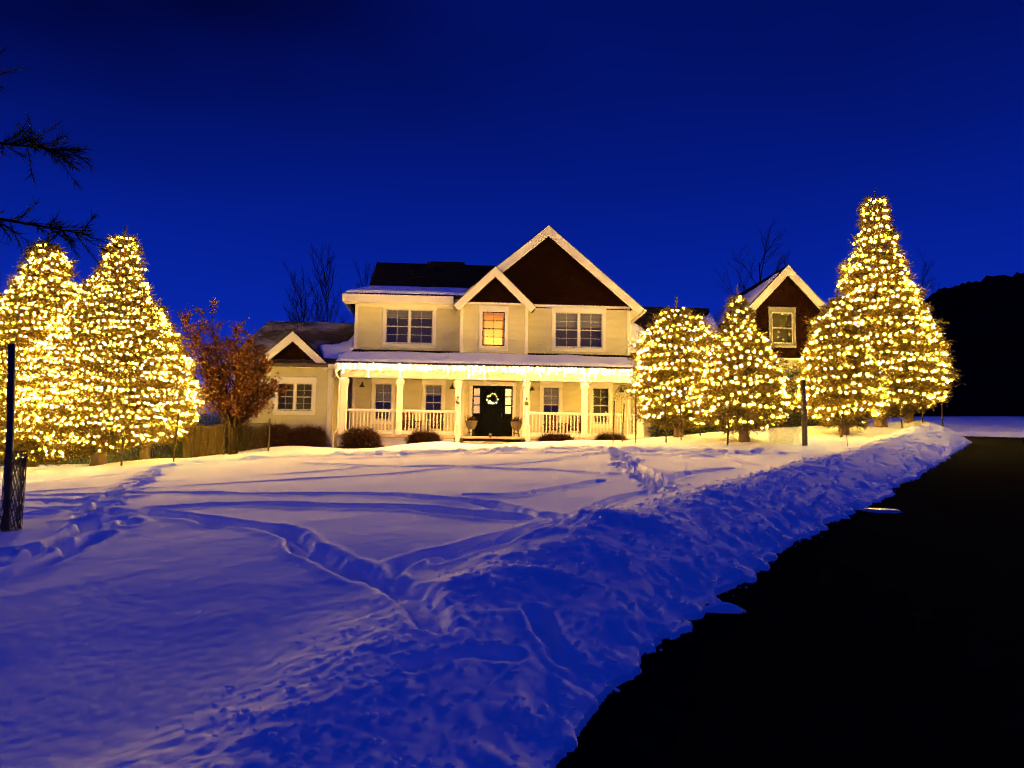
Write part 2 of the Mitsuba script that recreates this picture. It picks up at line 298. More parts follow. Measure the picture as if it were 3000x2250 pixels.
def make_road():
    xs, ys = np.linspace(-9, 90, 160), np.concatenate([np.linspace(-40, 0, 20), np.linspace(.3, 40, 160)])
    x, y = np.meshgrid(xs, ys, indexing='ij')
    z = base(x, y) - .012
    n1 = len(ys); i, j = np.meshgrid(np.arange(len(xs) - 1), np.arange(n1 - 1), indexing='ij')
    a = (i * n1 + j).ravel()
    c = np.stack([(x[:-1, :-1] + x[1:, 1:]).ravel() / 2, (y[:-1, :-1] + y[1:, 1:]).ravel() / 2], 1)
    keep = road_dist(c[:, 0], c[:, 1])[0] < 1.2
    a = a[keep]
    f = np.vstack([np.stack([a, a + n1, a + n1 + 1], 1), np.stack([a, a + n1 + 1, a + 1], 1)])
    m = trimesh.Trimesh(np.stack([x.ravel(), y.ravel(), z.ravel()], 1), f, process=False); m.remove_unreferenced_vertices()
    return m
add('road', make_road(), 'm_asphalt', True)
tag('road', 'black asphalt road along the snowbank', 'road', kind='structure')

def make_clods():
    """Crumbs and small blocks of snow thrown up by the plough along the bank."""
    rg = np.random.default_rng(77); ico = trimesh.creation.icosphere(subdivisions=1); V, F, at = [], [], 0
    line = spline(EDGE, .05); line = line[(line[:, 1] > 3.6) & (line[:, 1] < 30)]
    nrm = np.gradient(line, axis=0); nrm = np.stack([-nrm[:, 1], nrm[:, 0]], 1); nrm /= np.linalg.norm(nrm, axis=1, keepdims=True)
    for i in range(3600):
        j = int(len(line) * rg.random() ** 1.5); off = rg.choice([rg.normal(.10, .08), abs(rg.normal(.6, .45)), rg.normal(1.3, .45)], p=[.10, .55, .35])
        x, y = line[j] + nrm[j] * off
        r_ = (.010 + .028 * rg.random() ** 3) * (1 if off > .1 else .75) * (.55 + .45 * min(1, max(0, (y - 4) / 6)))
        z = gz(x, y)
        if off < .05: z = max(z, float(base(np.array(x), np.array(y))) - .005)
        v = ico.vertices * (.65 + .7 * meshkit.noise(ico.vertices * 1.7 + i, 3)[:, None]) * r_ * np.array([1.3, 1.0, .8]) * (.8 + .4 * rg.random(3))
        V.append(v + [x, y, z + r_ * .15]); F.append(ico.faces + at); at += len(v)
    return trimesh.Trimesh(np.vstack(V), np.vstack(F), process=False)
add('snow_clods', make_clods(), 'm_snow', True)
tag('snow_clods', 'small crumbs of ploughed snow along the road edge', 'snow', kind='stuff')
def make_ice():
    rg = np.random.default_rng(3); n = 60; a = np.linspace(0, 2 * np.pi, n, endpoint=False)
    r_ = 1 + .35 * (meshkit.fbm(np.stack([np.cos(a) * 1.5, np.sin(a) * 1.5, 0 * a], 1), 4, 4) - .5) * 2
    cx, cy = 5.95, 12.2
    p = np.stack([cx + .34 * r_ * np.cos(a), cy + .20 * r_ * np.sin(a)], 1); c = np.array([[cx, cy]])
    z = lambda q, h: base(q[:, 0], q[:, 1]) + h
    v = np.vstack([np.c_[p, z(p, -.02)], np.c_[c + (p - c) * .85, z(c + (p - c) * .85, .022)], np.c_[c, z(c, .03)]])
    i = np.arange(n); k = (i + 1) % n
    f = np.vstack([np.stack([i, k, k + n], 1), np.stack([i, k + n, i + n], 1), np.stack([i + n, k + n, i * 0 + 2 * n], 1)])
    return trimesh.Trimesh(v, f, process=False)
add('ice_patch', make_ice(), 'm_ice', True)
tag('ice_patch', 'small shiny patch of ice on the edge of the black road', 'ice')

def make_hill():
    az = np.linspace(.36, 1.6, 150); rr = np.linspace(95, 300, 40)
    A, R = np.meshgrid(az, rr, indexing='ij')
    x, y = A * R / np.sqrt(1 + A * A) * 1.16, R / np.sqrt(1 + A * A) * 1.16
    h = np.interp(A, [.36, .44, .50, .55, .59, .68, .8, 1.6], [8, 27, 40, 46.5, 50, 52.5, 54.5, 52])
    prof = sstep(95, 215, R)
    z = 6 + (h - 4.4) * prof + (meshkit.fbm(np.stack([x * .03, y * .03, 0 * x], -1), 4, 3) - .5) * 5 * prof
    z += (meshkit.noise(np.stack([A * 210, R * .3, 0 * x], -1), 5) - .5) * 3.2 * prof
    n1 = len(rr); i, j = np.meshgrid(np.arange(len(az) - 1), np.arange(n1 - 1), indexing='ij'); a = (i * n1 + j).ravel()
    f = np.vstack([np.stack([a, a + n1 + 1, a + n1], 1), np.stack([a, a + 1, a + n1 + 1], 1)])
    return trimesh.Trimesh(np.stack([x.ravel(), y.ravel(), z.ravel()], 1), f, process=False)
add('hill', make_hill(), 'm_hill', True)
tag('hill', 'black wooded hill rising beyond the road', 'hill', kind='structure')

# ------------------------------------------------------------------ the house (local frame: u along the front, v into the house, z up)
PSI = math.radians(3.5)
HT = T().translate([0, 33.5, 0]).rotate([0, 0, 1], 3.5)
def H(u, v, z):
    return np.array([u * math.cos(PSI) - v * math.sin(PSI), 33.5 + u * math.sin(PSI) + v * math.cos(PSI), z])
tag('house', 'cream two storey farmhouse with brown shingled gables and a long front porch', 'house')
def hp(name, mesh, bsdf, smooth=False):
    return add(numbered('house__' + name), mesh, bsdf, smooth, HT)

def lap(u0, u1, z0, z1, v):
    """One lap siding board facing -v."""
    return hexa([(u0, v - .036, z0), (u1, v - .036, z0), (u1, v + .004, z0), (u0, v + .004, z0), (u0, v - .010, z1 + .012), (u1, v - .010, z1 + .012), (u1, v + .004, z1 + .012), (u0, v + .004, z1 + .012)])

def siding(name, u0, u1, z0, z1, v, openings=(), step=.155):
    holder = hp(name, box(u0, u1, v + .004, v + .012, z0, z1) if not openings else cat([box(a, b, v + .004, v + .012, c, d) for a, b, c, d in holes(u0, u1, z0, z1, openings)]), 'm_siding')
    z = z0
    k = 0
    while z < z1 - .02:
        zt = min(z + step, z1)
        for a, b, c, d in holes(u0, u1, z, zt, openings):
            if b - a > .02 and d - c > .012:
                add(f'{holder}__siding_board' + (f'_{k:03d}' if k else ''), lap(a, b, c, d - .012, v), 'm_siding', False, HT)
                k += 1
        z = zt
    return holder

def holes(u0, u1, z0, z1, ops):
    """The rectangle minus the openings, as rectangles."""
    out = [(u0, u1, z0, z1)]
    for a, b, c, d in ops:
        nxt = []
        for p, q, r, s in out:
            if a >= q or b <= p or c >= s or d <= r:
                nxt.append((p, q, r, s)); continue
            if a > p: nxt.append((p, a, r, s))
            if b < q: nxt.append((b, q, r, s))
            m0, m1 = max(a, p), min(b, q)
            if c > r: nxt.append((m0, m1, r, c))
            if d < s: nxt.append((m0, m1, d, s))
        out = nxt
    return out

def window(u0, u1, z0, z1, v, units=1, header=.24, side=.15, label=None, lit=False, grid=(2, 2), name='window', trim='m_trim', blind=0):
    k = numbered('house__' + name)
    if label: labels[k] = {'label': label}
    put = lambda part, mesh, m: add(numbered(f'{k}__{part}'), mesh, m, False, HT)
    f0, f1 = v - .062, v - .004
    put('casing', cbox(u0 - side, u0, f0, f1, z0 - .02, z1), trim); put('casing', cbox(u1, u1 + side, f0, f1, z0 - .02, z1), trim)
    put('header', cat([cbox(u0 - side - .02, u1 + side + .02, f0 - .008, f1, z1 + .001, z1 + header), cbox(u0 - side - .05, u1 + side + .05, f0 - .035, f1, z1 + header, z1 + header + .035)]), trim)
    put('sill', cat([cbox(u0 - side - .03, u1 + side + .03, f0 - .03, f1, z0 - .065, z0 - .021), cbox(u0 - side, u1 + side, f0 - .004, f1, z0 - .20, z0 - .066)]), trim)
    w = (u1 - u0 - .07 * (units - 1)) / units
    for i in range(units):
        a = u0 + i * (w + .07); b = a + w
        if i: put('mullion', cbox(a - .07, a, f0 + .012, f1, z0, z1), trim)
        zm = (z0 + z1) / 2; s = .035
        put('sash', cat([box(a, a + s, v - .03, v + .02, z0, z1), box(b - s, b, v - .03, v + .02, z0, z1), box(a + s, b - s, v - .03, v + .02, z1 - s, z1), box(a + s, b - s, v - .03, v + .02, z0, z0 + .05), box(a + s, b - s, v - .03, v + .02, zm - .02, zm + .02)]), 'm_sash' if not lit else 'm_dark_iron')
        bars = []
        for c, d in ((z0 + .05, zm - .02), (zm + .02, z1 - s)):
            for g in range(1, grid[0]): x = a + s + (b - a - 2 * s) * g / grid[0]; bars.append(box(x - .009, x + .009, v - .014, v + .004, c, d))
            for g in range(1, grid[1]): y = c + (d - c) * g / grid[1]; bars.append(box(a + s, b - s, v - .0125, v + .0035, y - .009, y + .009))
        if bars: put('muntin', cat(bars), 'm_sash' if not lit else 'm_dark_iron')
        put('pane', trimesh.Trimesh([(a, v + .012, z0), (b, v + .012, z0), (b, v + .012, z1), (a, v + .012, z1)], [(0, 1, 2), (0, 2, 3)], process=False), 'm_glass')
    if blind:
        put('blind', box(u0 + .03, u1 - .03, v + .07, v + .085, z1 - blind * (z1 - z0), z1), 'm_blind')
    if not lit:
        d = .55
        put('interior', cat([box(u0 - .02, u1 + .02, v + d, v + d + .02, z0 - .02, z1 + .02), box(u0 - .02, u0, v + .021, v + d, z0, z1), box(u1, u1 + .02, v + .021, v + d, z0, z1), box(u0, u1, v + .021, v + d, z0 - .02, z0), box(u0, u1, v + .021, v + d, z1, z1 + .02)]), 'm_dark_room')
    return k

def opening(u0, u1, z0, z1): return (u0 - .01, u1 + .01, z0 - .03, z1 + .01)

# --- front walls
PW = [(-6.06, -5.33), (-3.85, -3.12), (1.41, 2.13), (3.65, 4.39)]
DOOR = (-1.75, .03, 2.62, 4.90)
siding('porch_wall', -7.05, 5.35, 2.6, 5.12, 0, [opening(a, b, 3.3, 4.9) for a, b in PW] + [DOOR])
siding('upper_wall', -7.05, 5.35, 6.2, 8.50, 0, [opening(-5.68, -3.60, 6.72, 8.26), opening(1.92, 4.08, 6.72, 8.32), (-2.3, .55, 6.25, 8.45)])
siding('bay_wall', -2.36, .62, 6.05, 8.46, -.6, [opening(-1.40, -.38, 6.62, 8.14)])
siding('wing_wall', -11.75, -7.72, 1.9, 5.36, -1.4, [opening(-9.96, -8.52, 3.56, 4.70)])
wp = ['third', 'fourth']
for i, (a, b) in enumerate(PW): window(a, b, 3.3, 4.9, 0, name='porch_window', blind=(.48, .30, .50, 0)[i])
window(-5.68, -3.60, 6.72, 8.26, 0, 2, name='upper_window', header=.22, blind=.22)
window(1.92, 4.08, 6.72, 8.32, 0, 2, name='upper_window', header=.22, blind=.42)
window(-9.96, -8.52, 3.56, 4.70, -1.4, 2, name='wing_window')
lw = window(-1.38, -.40, 6.62, 8.14, -.6, 1, name='bay_window', lit=True, label='brightly lit yellow window above the porch')
# the lit room behind the bay window: walls, sloping ceiling, lamp-lit
def glow(key, rgb): scene[key] = {'type': 'twosided', 'bsdf': {'type': 'diffuse', 'reflectance': {'type': 'rgb', 'value': [.6, .45, .2]}}}
diffuse('m_room', (.72, .59, .33)); diffuse('m_beam', (.50, .34, .16))
room = cat([box(-2.2, .45, 1.3, 1.32, 6.2, 8.3), box(-2.22, -2.2, -.5, 1.3, 6.2, 8.3), box(.45, .47, -.5, 1.3, 6.2, 8.3), box(-2.2, .45, -.5, 1.3, 6.18, 6.2)])
add(lw + '__interior', room, 'm_room', False, HT)
add(lw + '__room_ceiling', cat([box(-2.2, .45, -.56, 1.3, 8.19, 8.22)] + [box(-2.2, .45, a, a + .12, 8.05, 8.19) for a in (-.1, .55, 1.1)]), 'm_beam', False, HT)
add(lw + '__curtain', cat([box(-1.36, -1.28, -.52, -.49, 6.5, 8.15), box(-.50, -.42, -.52, -.49, 6.5, 8.15)]), 'm_beam', False, HT)
# light of the room: a lamp globe hanging out of sight below the sill line
lampm = trimesh.creation.icosphere(subdivisions=2, radius=.16); lampm.apply_translation((-.9, .2, 6.52))
d = mikit.ply(lampm, 'm_room'); d['to_world'] = HT; d['emitter'] = {'type': 'area', 'radiance': {'type': 'rgb', 'value': [38., 22., 5.5]}, 'sampling_weight': 5.0}
scene[lw + '__hidden_room_lamp'] = d
# side walls (seen obliquely or from a step aside)
def side_wall(u, v0, v1, z0, z1, nm='side_wall'):
    hp(nm, box(u - .01, u + .01, v0, v1, z0, z1), 'm_siding')
side_wall(-7.04, .02, 7, 2, 8.6); side_wall(5.34, .02, 7, 2, 8.6)
side_wall(-2.36, -.6, 0, 6.1, 8.45); side_wall(.62, -.6, 0, 6.1, 8.45)
side_wall(-7.72, -1.4, 1.6, 1.9, 5.4); side_wall(-11.75, -1.4, 7, 1.5, 5.4)
hp('rear_wall', box(-11.75, 5.34, 7.0, 7.02, 1.5, 8.4), 'm_siding')
# corner boards and trim
def corner(u0, u1, v, z0, z1): hp('corner_board', cbox(u0, u1, v - .05, v + .03, z0, z1), 'm_trim')
corner(-7.07, -6.93, 0, 6.2, 8.5); corner(5.22, 5.37, 0, 6.2, 8.5)
corner(-2.38, -2.24, -.6, 6.05, 8.46); corner(.50, .64, -.6, 6.05, 8.46)
corner(-7.88, -7.70, -1.4, 1.9, 5.36); corner(-11.77, -11.60, -1.4, 1.9, 5.36)
corner(-7.07, -6.93, 0, 2.6, 5.1); corner(-2.28, -2.12, 0, 2.6, 5.1); corner(.36, .52, 0, 2.6, 5.1); corner(5.22, 5.37, 0, 2.6, 5.1)
hp('gable_trim', cbox(-2.38, .64, -.665, -.6, 8.46, 8.56), 'm_trim'); hp('gable_trim', cbox(.64, 5.37, -.065, 0, 8.54, 8.66), 'm_trim')
hp('gable_trim', cbox(-11.0, -7.70, -1.465, -1.4, 5.36, 5.46), 'm_trim')

def shingle_gable(name, uc, zb, za, half, v, cut=None):
    """Rows of wooden shingles in a triangle, joined: too small to pick apart."""
    rng = np.random.default_rng(int(abs(uc) * 100) + 5)
    ms = [trimesh.Trimesh([(uc - half, v, zb), (uc + half, v, zb), (uc, v, za)], [(0, 1, 2)], process=False)]
    z = zb
    while z < za - .05:
        w = half * (1 - (z - zb) / (za - zb)); u = uc - w - rng.random() * .1
        while u < uc + w:
            du = .11 + .09 * rng.random(); zt = z + .17; l, r = max(u, uc - w), min(u + du - .008, uc + w)
            wt = half * max(0, 1 - (zt - zb) / (za - zb)); tl, tr = np.clip([l, r], uc - wt, uc + wt)
            if r - l > .02:
                th = .018 + .016 * rng.random(); zz = z + rng.normal(0, .004)
                ms.append(hexa([(l, v - th, zz), (r, v - th, zz), (r, v, zz), (l, v, zz), (tl, v - .006, zt), (tr, v - .006, zt), (tr, v, zt), (tl, v, zt)]))
            u += du
        z += .145
    k = hp(name, cat(ms), 'm_shingle_wall')
    labels[k] = {'kind': 'stuff'}
shingle_gable('gable_shingles', 1.55, 8.62, 12.05, 4.02, -.02)
shingle_gable('gable_shingles', -.87, 8.52, 9.95, 1.46, -.62)
shingle_gable('gable_shingles', -9.37, 5.42, 6.75, 1.50, -1.42)
# dark backing behind the big gable is a wall of its own
def rake(uc, za, half, zt, v, width, depth=.10, name='rake_board'):
    """Two boards meeting at the apex; outer edge from (uc, za) to (uc +- half, zt)."""
    s = (za - zt) / half; L = math.hypot(1, s)
    for sg in (-1, 1):
        ox, oz = uc + sg * half, zt
        nx, nz = -sg * s / L * width, -1 / L * width   # inward normal
        hv = width * L                                 # vertical drop at the apex
        front = [(uc, v, za), (ox, v, oz), (ox + nx, v, oz + nz), (uc, v, za - hv)]
        if sg < 0: front = [front[i] for i in (0, 3, 2, 1)]
        p = [(a, b + depth, c) for a, b, c in front] + front
        m = trimesh.Trimesh(p, process=False).convex_hull
        m.fix_normals()
        hp(name, m, 'm_trim')
rake(1.55, 12.22, 4.36, 8.50, -.45, .36)
rake(-.86, 10.10, 1.81, 8.32, -1.0, .31)
rake(-9.37, 6.86, 1.60, 5.43, -1.75, .30)

def roof(name, a, b, c, d, course=.15, th=.14, bsdf='m_roof', label=None, lip=.014):
    """Shingled roof plane a,b (eave) c,d (ridge; b-c and a-d are the sides), with stepped courses."""
    a, b, c, d = (np.asarray(x, float) for x in (a, b, c, d))
    n = np.cross(b - a, d - a); n /= np.linalg.norm(n)
    if n[2] < 0: n = -n
    L = max(np.linalg.norm(d - a), np.linalg.norm(c - b)); k = max(1, int(L / course))
    ms = [hexa([a - n * th, b - n * th, c - n * th, d - n * th, a, b, c, d])]
    for i in range(k):
        t0, t1 = i / k, (i + 1) / k
        p = [a + (d - a) * t0, b + (c - b) * t0, b + (c - b) * t1, a + (d - a) * t1]
        ms.append(hexa([p[0] + n * .001, p[1] + n * .001, p[2] + n * .001, p[3] + n * .001, p[0] + n * (lip + .003), p[1] + n * (lip + .003), p[2] + n * .004, p[3] + n * .004]))
    for m in ms: m.fix_normals()
    return hp(name, cat(ms), bsdf)

def roof_snow(key, a, b, c, d, lo, hi, label, H=.10, ns=90, nt=14, seed=1):
    """Snow lying on the roof plane a,b,c,d; lo(s), hi(s) bound it in t (0 eave, 1 ridge)."""
    a, b, c, d = (np.asarray(x, float) for x in (a, b, c, d))
    n = np.cross(b - a, d - a); n /= np.linalg.norm(n)
    if n[2] < 0: n = -n
    s = np.linspace(0, 1, ns); t = np.linspace(0, 1, nt)
    S, Tt = np.meshgrid(s, t, indexing='ij')
    lo_, hi_ = lo(s)[:, None], np.maximum(hi(s), lo(s) + 1e-3)[:, None]
    q = lo_ + (hi_ - lo_) * Tt
    p = (a + (b - a) * S[..., None]) * (1 - q[..., None]) + (d + (c - d) * S[..., None]) * q[..., None]
    Lu, Lv = np.linalg.norm(b - a), np.linalg.norm(d - a)
    ed = np.minimum.reduce([S * Lu, (1 - S) * Lu, Tt * (hi_ - lo_) * Lv, (1 - Tt) * (hi_ - lo_) * Lv])
    h = H * np.sqrt(np.clip(ed / .16, 0, 1)) * (.7 + .6 * meshkit.fbm(np.stack([p[..., 0] * 1.1, p[..., 1] * 1.1, p[..., 2] * 2], -1), 3, seed)) + .016
    p = p + n * h[..., None]
    i, j = np.meshgrid(np.arange(ns - 1), np.arange(nt - 1), indexing='ij'); k = (i * nt + j).ravel()
    f = np.vstack([np.stack([k, k + nt, k + nt + 1], 1), np.stack([k, k + nt + 1, k + 1], 1)])
    key = numbered(key)
    add(key, trimesh.Trimesh(p.reshape(-1, 3), f, process=False), 'm_snow', True, HT)
    tag(key, label, 'snow', kind='stuff')
wob = lambda s, f, a, seed: a * (meshkit.fbm(np.stack([s * f, 0 * s, 0 * s], -1), 4, seed) - .5) * 2

# --- main roof, left part: a shallow skirt with snow and a steep upper roof
sk = [(-7.55, -.62, 8.80), (-2.0, -.62, 8.80), (-2.0, .62, 9.40), (-6.55, .62, 9.40)]
roof('eave_roof', *sk)
roof('eave_roof', (-7.55, 7.2, 8.80), (-7.55, -.62, 8.80), (-6.55, .62, 9.40), (-6.55, 6.4, 9.40))
roof_snow('roof_snow', *sk, lambda s: .10 + wob(s, 5, .04, 3), lambda s: np.minimum(.98, .15 + s * 18) + wob(s, 9, .05, 4), 'blue strip of snow along the eave below the black upper roof')
rf = roof('main_roof', (-6.55, .5, 9.36), (2.0, .5, 9.36), (2.0, 3.0, 11.18), (-6.55, 3.0, 11.18))
roof('main_roof', (-6.55, 5.5, 9.36), (2.0, 5.5, 9.36), (2.0, 3.0, 11.18), (-6.55, 3.0, 11.18))
hp('gable_end', trimesh.Trimesh([(-6.5, .55, 9.3), (-6.5, 5.4, 9.3), (-6.5, 3.0, 11.05)], [(0, 1, 2)], process=False), 'm_shingle_wall')
hp('ridge_vent', cat([hexa([(-4.1, 2.72, 11.02), (-2.2, 2.72, 11.02), (-2.2, 3.28, 11.02), (-4.1, 3.28, 11.02), (-4.05, 2.9, 11.29), (-2.25, 2.9, 11.29), (-2.25, 3.1, 11.29), (-4.05, 3.1, 11.29)])]), 'm_roof')
hp('fascia', cat([cbox(-7.55, -2.68, -.68, -.64, 8.44, 8.78), box(-7.55, -2.68, -.64, .0, 8.46, 8.50)]), 'm_trim')
hp('fascia', cat([cbox(-7.56, -7.52, -.66, 7.0, 8.45, 8.78)]), 'm_trim')
hp('frieze_board', cbox(-6.93, -2.38, -.045, 0, 8.36, 8.46), 'm_trim')
# big front gable roof
def gable_roof(uc, za, half, zt, v0, v1, name):
    roof(name, (uc - half, v0, zt), (uc - half, v1, zt), (uc, v1, za), (uc, v0, za))
    roof(name, (uc + half, v1, zt), (uc + half, v0, zt), (uc, v0, za), (uc, v1, za))
gable_roof(1.55, 12.24, 4.36, 8.53, -.44, 6.6, 'gable_roof')
gable_roof(-.86, 10.12, 1.81, 8.35, -.99, 1.2, 'gable_roof')
gable_roof(-9.37, 6.88, 1.60, 5.46, -1.74, 1.0, 'gable_roof')
hp('gutter', tube([(5.96, -.45, 8.40), (5.96, 6.6, 8.40)], .07, 8), 'm_trim')
hp('soffit', box(5.36, 5.9, -.4, 6.5, 8.42, 8.45), 'm_trim')
# --- left wing roof
wr = [(-12.1, -1.85, 5.48), (-7.06, -1.85, 5.48), (-7.06, 3.5, 8.22), (-11.75, 3.5, 8.22)]
roof('wing_roof', *wr, bsdf='m_roof_dusted_lit', lip=.02)
roof('wing_roof', (-12.1, 8.8, 5.48), (-7.06, 8.8, 5.48), (-7.06, 3.5, 8.22), (-11.75, 3.5, 8.22))
hp('fascia', cbox(-12.15, -10.9, -1.90, -1.86, 5.28, 5.52), 'm_trim'); hp('fascia', cbox(-7.82, -7.46, -1.90, -1.86, 5.30, 5.50), 'm_trim')
hp('eave_return', cbox(-12.15, -11.72, -1.85, -1.0, 5.26, 5.46), 'm_trim')
roof_snow('roof_snow', (-8.6, -1.5, 5.66), (-7.08, -1.5, 5.66), (-7.08, 3.4, 8.17), (-8.6, 3.4, 8.17), lambda s: 0 * s + .06 + np.clip(.3 - s, 0, 1) * .9, lambda s: np.interp(s, [0, .55, .75, .9, 1], [.36, .42, .46, .75, .97]) + wob(s, 6, .03, 8), 'grey snow in the roof corner left of the upper wall', H=.09, seed=5)
# --- porch roof, hipped at the right
pr = [(-7.45, -2.32, 5.54), (5.95, -2.32, 5.54), (5.45, 0, 6.42), (-7.45, 0, 6.42)]
roof('porch_roof', *pr)
roof('porch_roof', (5.95, -2.32, 5.54), (5.95, .4, 5.54), (5.45, .1, 6.42), (5.45, 0, 6.42))
roof_snow('roof_snow', *pr, lambda s: .04 + 0 * s + wob(s, 14, .02, 2), lambda s: .76 + wob(s, 8, .10, 3) - .25 * np.clip((s - .95) / .05, 0, 1), 'long strip of snow on the porch roof above the icicle lights', H=.09, ns=220, seed=7)
hp('porch_fascia', cbox(-7.45, 5.97, -2.37, -2.33, 5.22, 5.50), 'm_trim'); hp('porch_fascia', cbox(5.93, 5.97, -2.33, .3, 5.22, 5.50), 'm_trim')
hp('porch_soffit', box(-7.4, 5.92, -2.33, -2.02, 5.24, 5.27), 'm_trim')
hp('porch_beam', cbox(-7.28, 5.55, -2.02, -1.78, 4.96, 5.40), 'm_trim')
hp('porch_ceiling', box(-7.05, 5.5, -1.77, -.03, 5.13, 5.16), 'm_trim')
# --- porch floor, skirt, columns
hp('porch_floor', cbox(-7.35, 5.60, -2.02, -.03, 2.48, 2.58), 'm_deck')
hp('porch_skirt', cbox(-7.32, -2.5, -1.98, -1.94, 2.08, 2.47), 'm_trim'); hp('porch_skirt', cbox(.62, 5.58, -1.98, -1.94, 2.08, 2.47), 'm_trim')
hp('foundation', cbox(-7.3, -2.5, -1.90, -1.7, 1.4, 2.08), 'm_stone'); hp('foundation', cbox(.62, 5.5, -1.90, -1.7, 1.4, 2.08), 'm_stone'); hp('foundation', cbox(-11.74, -7.73, -1.43, -1.38, 1.2, 2.0), 'm_stone')
def lattice(u0, u1, z0, z1, v):
    k = hp('lattice_panel', cat([cbox(u0 - .06, u0, v - .02, v, z0, z1), cbox(u1, u1 + .06, v - .02, v, z0, z1)]), 'm_trim')
    i = 0
    for sg in (1, -1):
        c = u0 - (z1 - z0)
        while c < u1 + (z1 - z0):
            pts = [(c, z0), (c + sg * (z1 - z0), z1)]
            from shapely.geometry import LineString, box as sbox
            g = LineString(pts).buffer(.028, cap_style=2).intersection(sbox(u0, z0, u1, z1))
            if not g.is_empty and g.geom_type == 'Polygon' and g.area > .001:
                m = trimesh.creation.extrude_polygon(g, .012, engine='earcut'); m.vertices = m.vertices[:, [0, 2, 1]]; m.invert()
                m.apply_translation((0, v - .016 + (.013 if sg < 0 else 0), 0))
                add(f'{k}__slat' + (f'_{i:03d}' if i else ''), m, 'm_trim', False, HT); i += 1
            c += .15
lattice(-5.52, -5.1, 1.55, 2.06, -1.93); lattice(-4.28, -3.95, 1.7, 2.06, -1.93); lattice(-2.75, -2.52, 1.7, 2.06, -1.93)
COLS = [-7.12, -4.81, -2.38, .50, 2.97, 5.36]
for i, u in enumerate(COLS):
    k = numbered('house__porch_column'); w = .12 if i else .14
    add(k + '__shaft', cbox(u - w, u + w, -1.9 - w, -1.9 + w, 2.585, 4.955, .018), 'm_trim', False, HT)
    add(k + '__capital', cat([cbox(u - w - .045, u + w + .045, -1.9 - w - .045, -1.9 + w + .045, 4.70, 4.90, .02), cbox(u - w - .02, u + w + .02, -1.9 - w - .02, -1.9 + w + .02, 4.64, 4.70, .01)]), 'm_trim', False, HT)
    add(k + '__plinth', cbox(u - w - .03, u + w + .03, -1.9 - w - .03, -1.9 + w + .03, 2.584, 2.80, .015), 'm_trim', False, HT)
for a, b in ((0, 1), (1, 2), (3, 4), (4, 5)):
    u0_, u1_ = COLS[a] + .125, COLS[b] - .125
    k = numbered('house__railing')
    add(k + '__top_rail', cat([cbox(u0_, u1_, -1.95, -1.85, 3.58, 3.64), box(u0_, u1_, -1.93, -1.87, 3.53, 3.58)]), 'm_trim', False, HT)
    add(k + '__bottom_rail', cat([cbox(u0_, u1_, -1.94, -1.86, 2.70, 2.77), cbox(u0_, u1_, -1.96, -1.90, 2.60, 2.70)]), 'm_trim', False, HT)
    n = int(round((u1_ - u0_) / .147))
    for i in range(1, n):
        u = u0_ + (u1_ - u0_) * i / n
        add(f'{k}__baluster' + (f'_{i:03d}' if i > 1 else ''), cbox(u - .022, u + .022, -1.922, -1.878, 2.772, 3.528, .006), 'm_trim', False, HT)
# steps, newels and handrails
for i, (v0, v1, z) in enumerate(((-2.36, -2.02, 2.30), (-2.72, -2.37, 2.08), (-3.08, -2.73, 1.92))):
    k = numbered('house__step')
    add(k + '__tread', cbox(-2.12, .26, v0 - .03, v1, z, z + .05), 'm_deck', False, HT)
    add(k + '__riser', box(-2.10, .24, v0, v0 + .03, z - .3, z - .002), 'm_deck', False, HT)
for u in (-2.20, .33):
    hp('stringer', hexa([(u - .04, -3.1, 1.6), (u + .04, -3.1, 1.6), (u + .04, -2.0, 1.6), (u - .04, -2.0, 1.6), (u - .04, -3.1, 1.85), (u + .04, -3.1, 1.85), (u + .04, -2.03, 2.46), (u - .04, -2.03, 2.46)]), 'm_dark_iron')
for u in (-2.36, .50):
    k = numbered('house__stair_rail')
    add(k + '__newel', cat([cbox(u - .085, u + .085, -2.95, -2.78, 1.7, 2.98), cbox(u - .11, u + .11, -2.975, -2.755, 2.98, 3.04)]), 'm_trim', False, HT)
    add(k + '__handrail', hexa([(u - .05, -2.80, 2.86), (u + .05, -2.80, 2.86), (u + .05, -2.02, 3.50), (u - .05, -2.02, 3.50), (u - .05, -2.80, 2.97), (u + .05, -2.80, 2.97), (u + .05, -2.02, 3.62), (u - .05, -2.02, 3.62)]), 'm_trim', False, HT)
# the entrance
k = 'house__entrance'
labels[k] = {'label': 'dark green front door between sidelights'}
ep = lambda part, mesh, m: add(numbered(f'{k}__{part}'), mesh, m, False, HT)
ep('casing', cat([cbox(-1.90, -1.76, -.07, -.004, 2.6, 4.9), cbox(.04, .18, -.07, -.004, 2.6, 4.9)]), 'm_trim')
ep('header', cat([cbox(-1.93, .21, -.08, -.004, 4.901, 5.09)]), 'm_trim')
ep('frame', cat([box(-1.755, .035, -.02, .05, 4.80, 4.9), box(-1.755, -1.70, -.02, .05, 2.6, 4.8), box(-.02, .035, -.02, .05, 2.6, 4.8), box(-1.43, -1.36, -.02, .05, 2.6, 4.8), box(-.36, -.29, -.02, .05, 2.6, 4.8)]), 'm_door')
ep('door_leaf', cat([cbox(-1.36, -.36, .0, .045, 2.63, 4.80)] + [cbox(a, b, -.012, .002, c, d) for a, b, c, d in ((-1.33, -1.22, 2.66, 4.77), (-.50, -.39, 2.66, 4.77), (-.91, -.81, 2.66, 4.77), (-1.22, -.50, 2.66, 2.86), (-1.22, -.50, 3.5, 3.62), (-1.22, -.50, 4.62, 4.77))]), 'm_door')
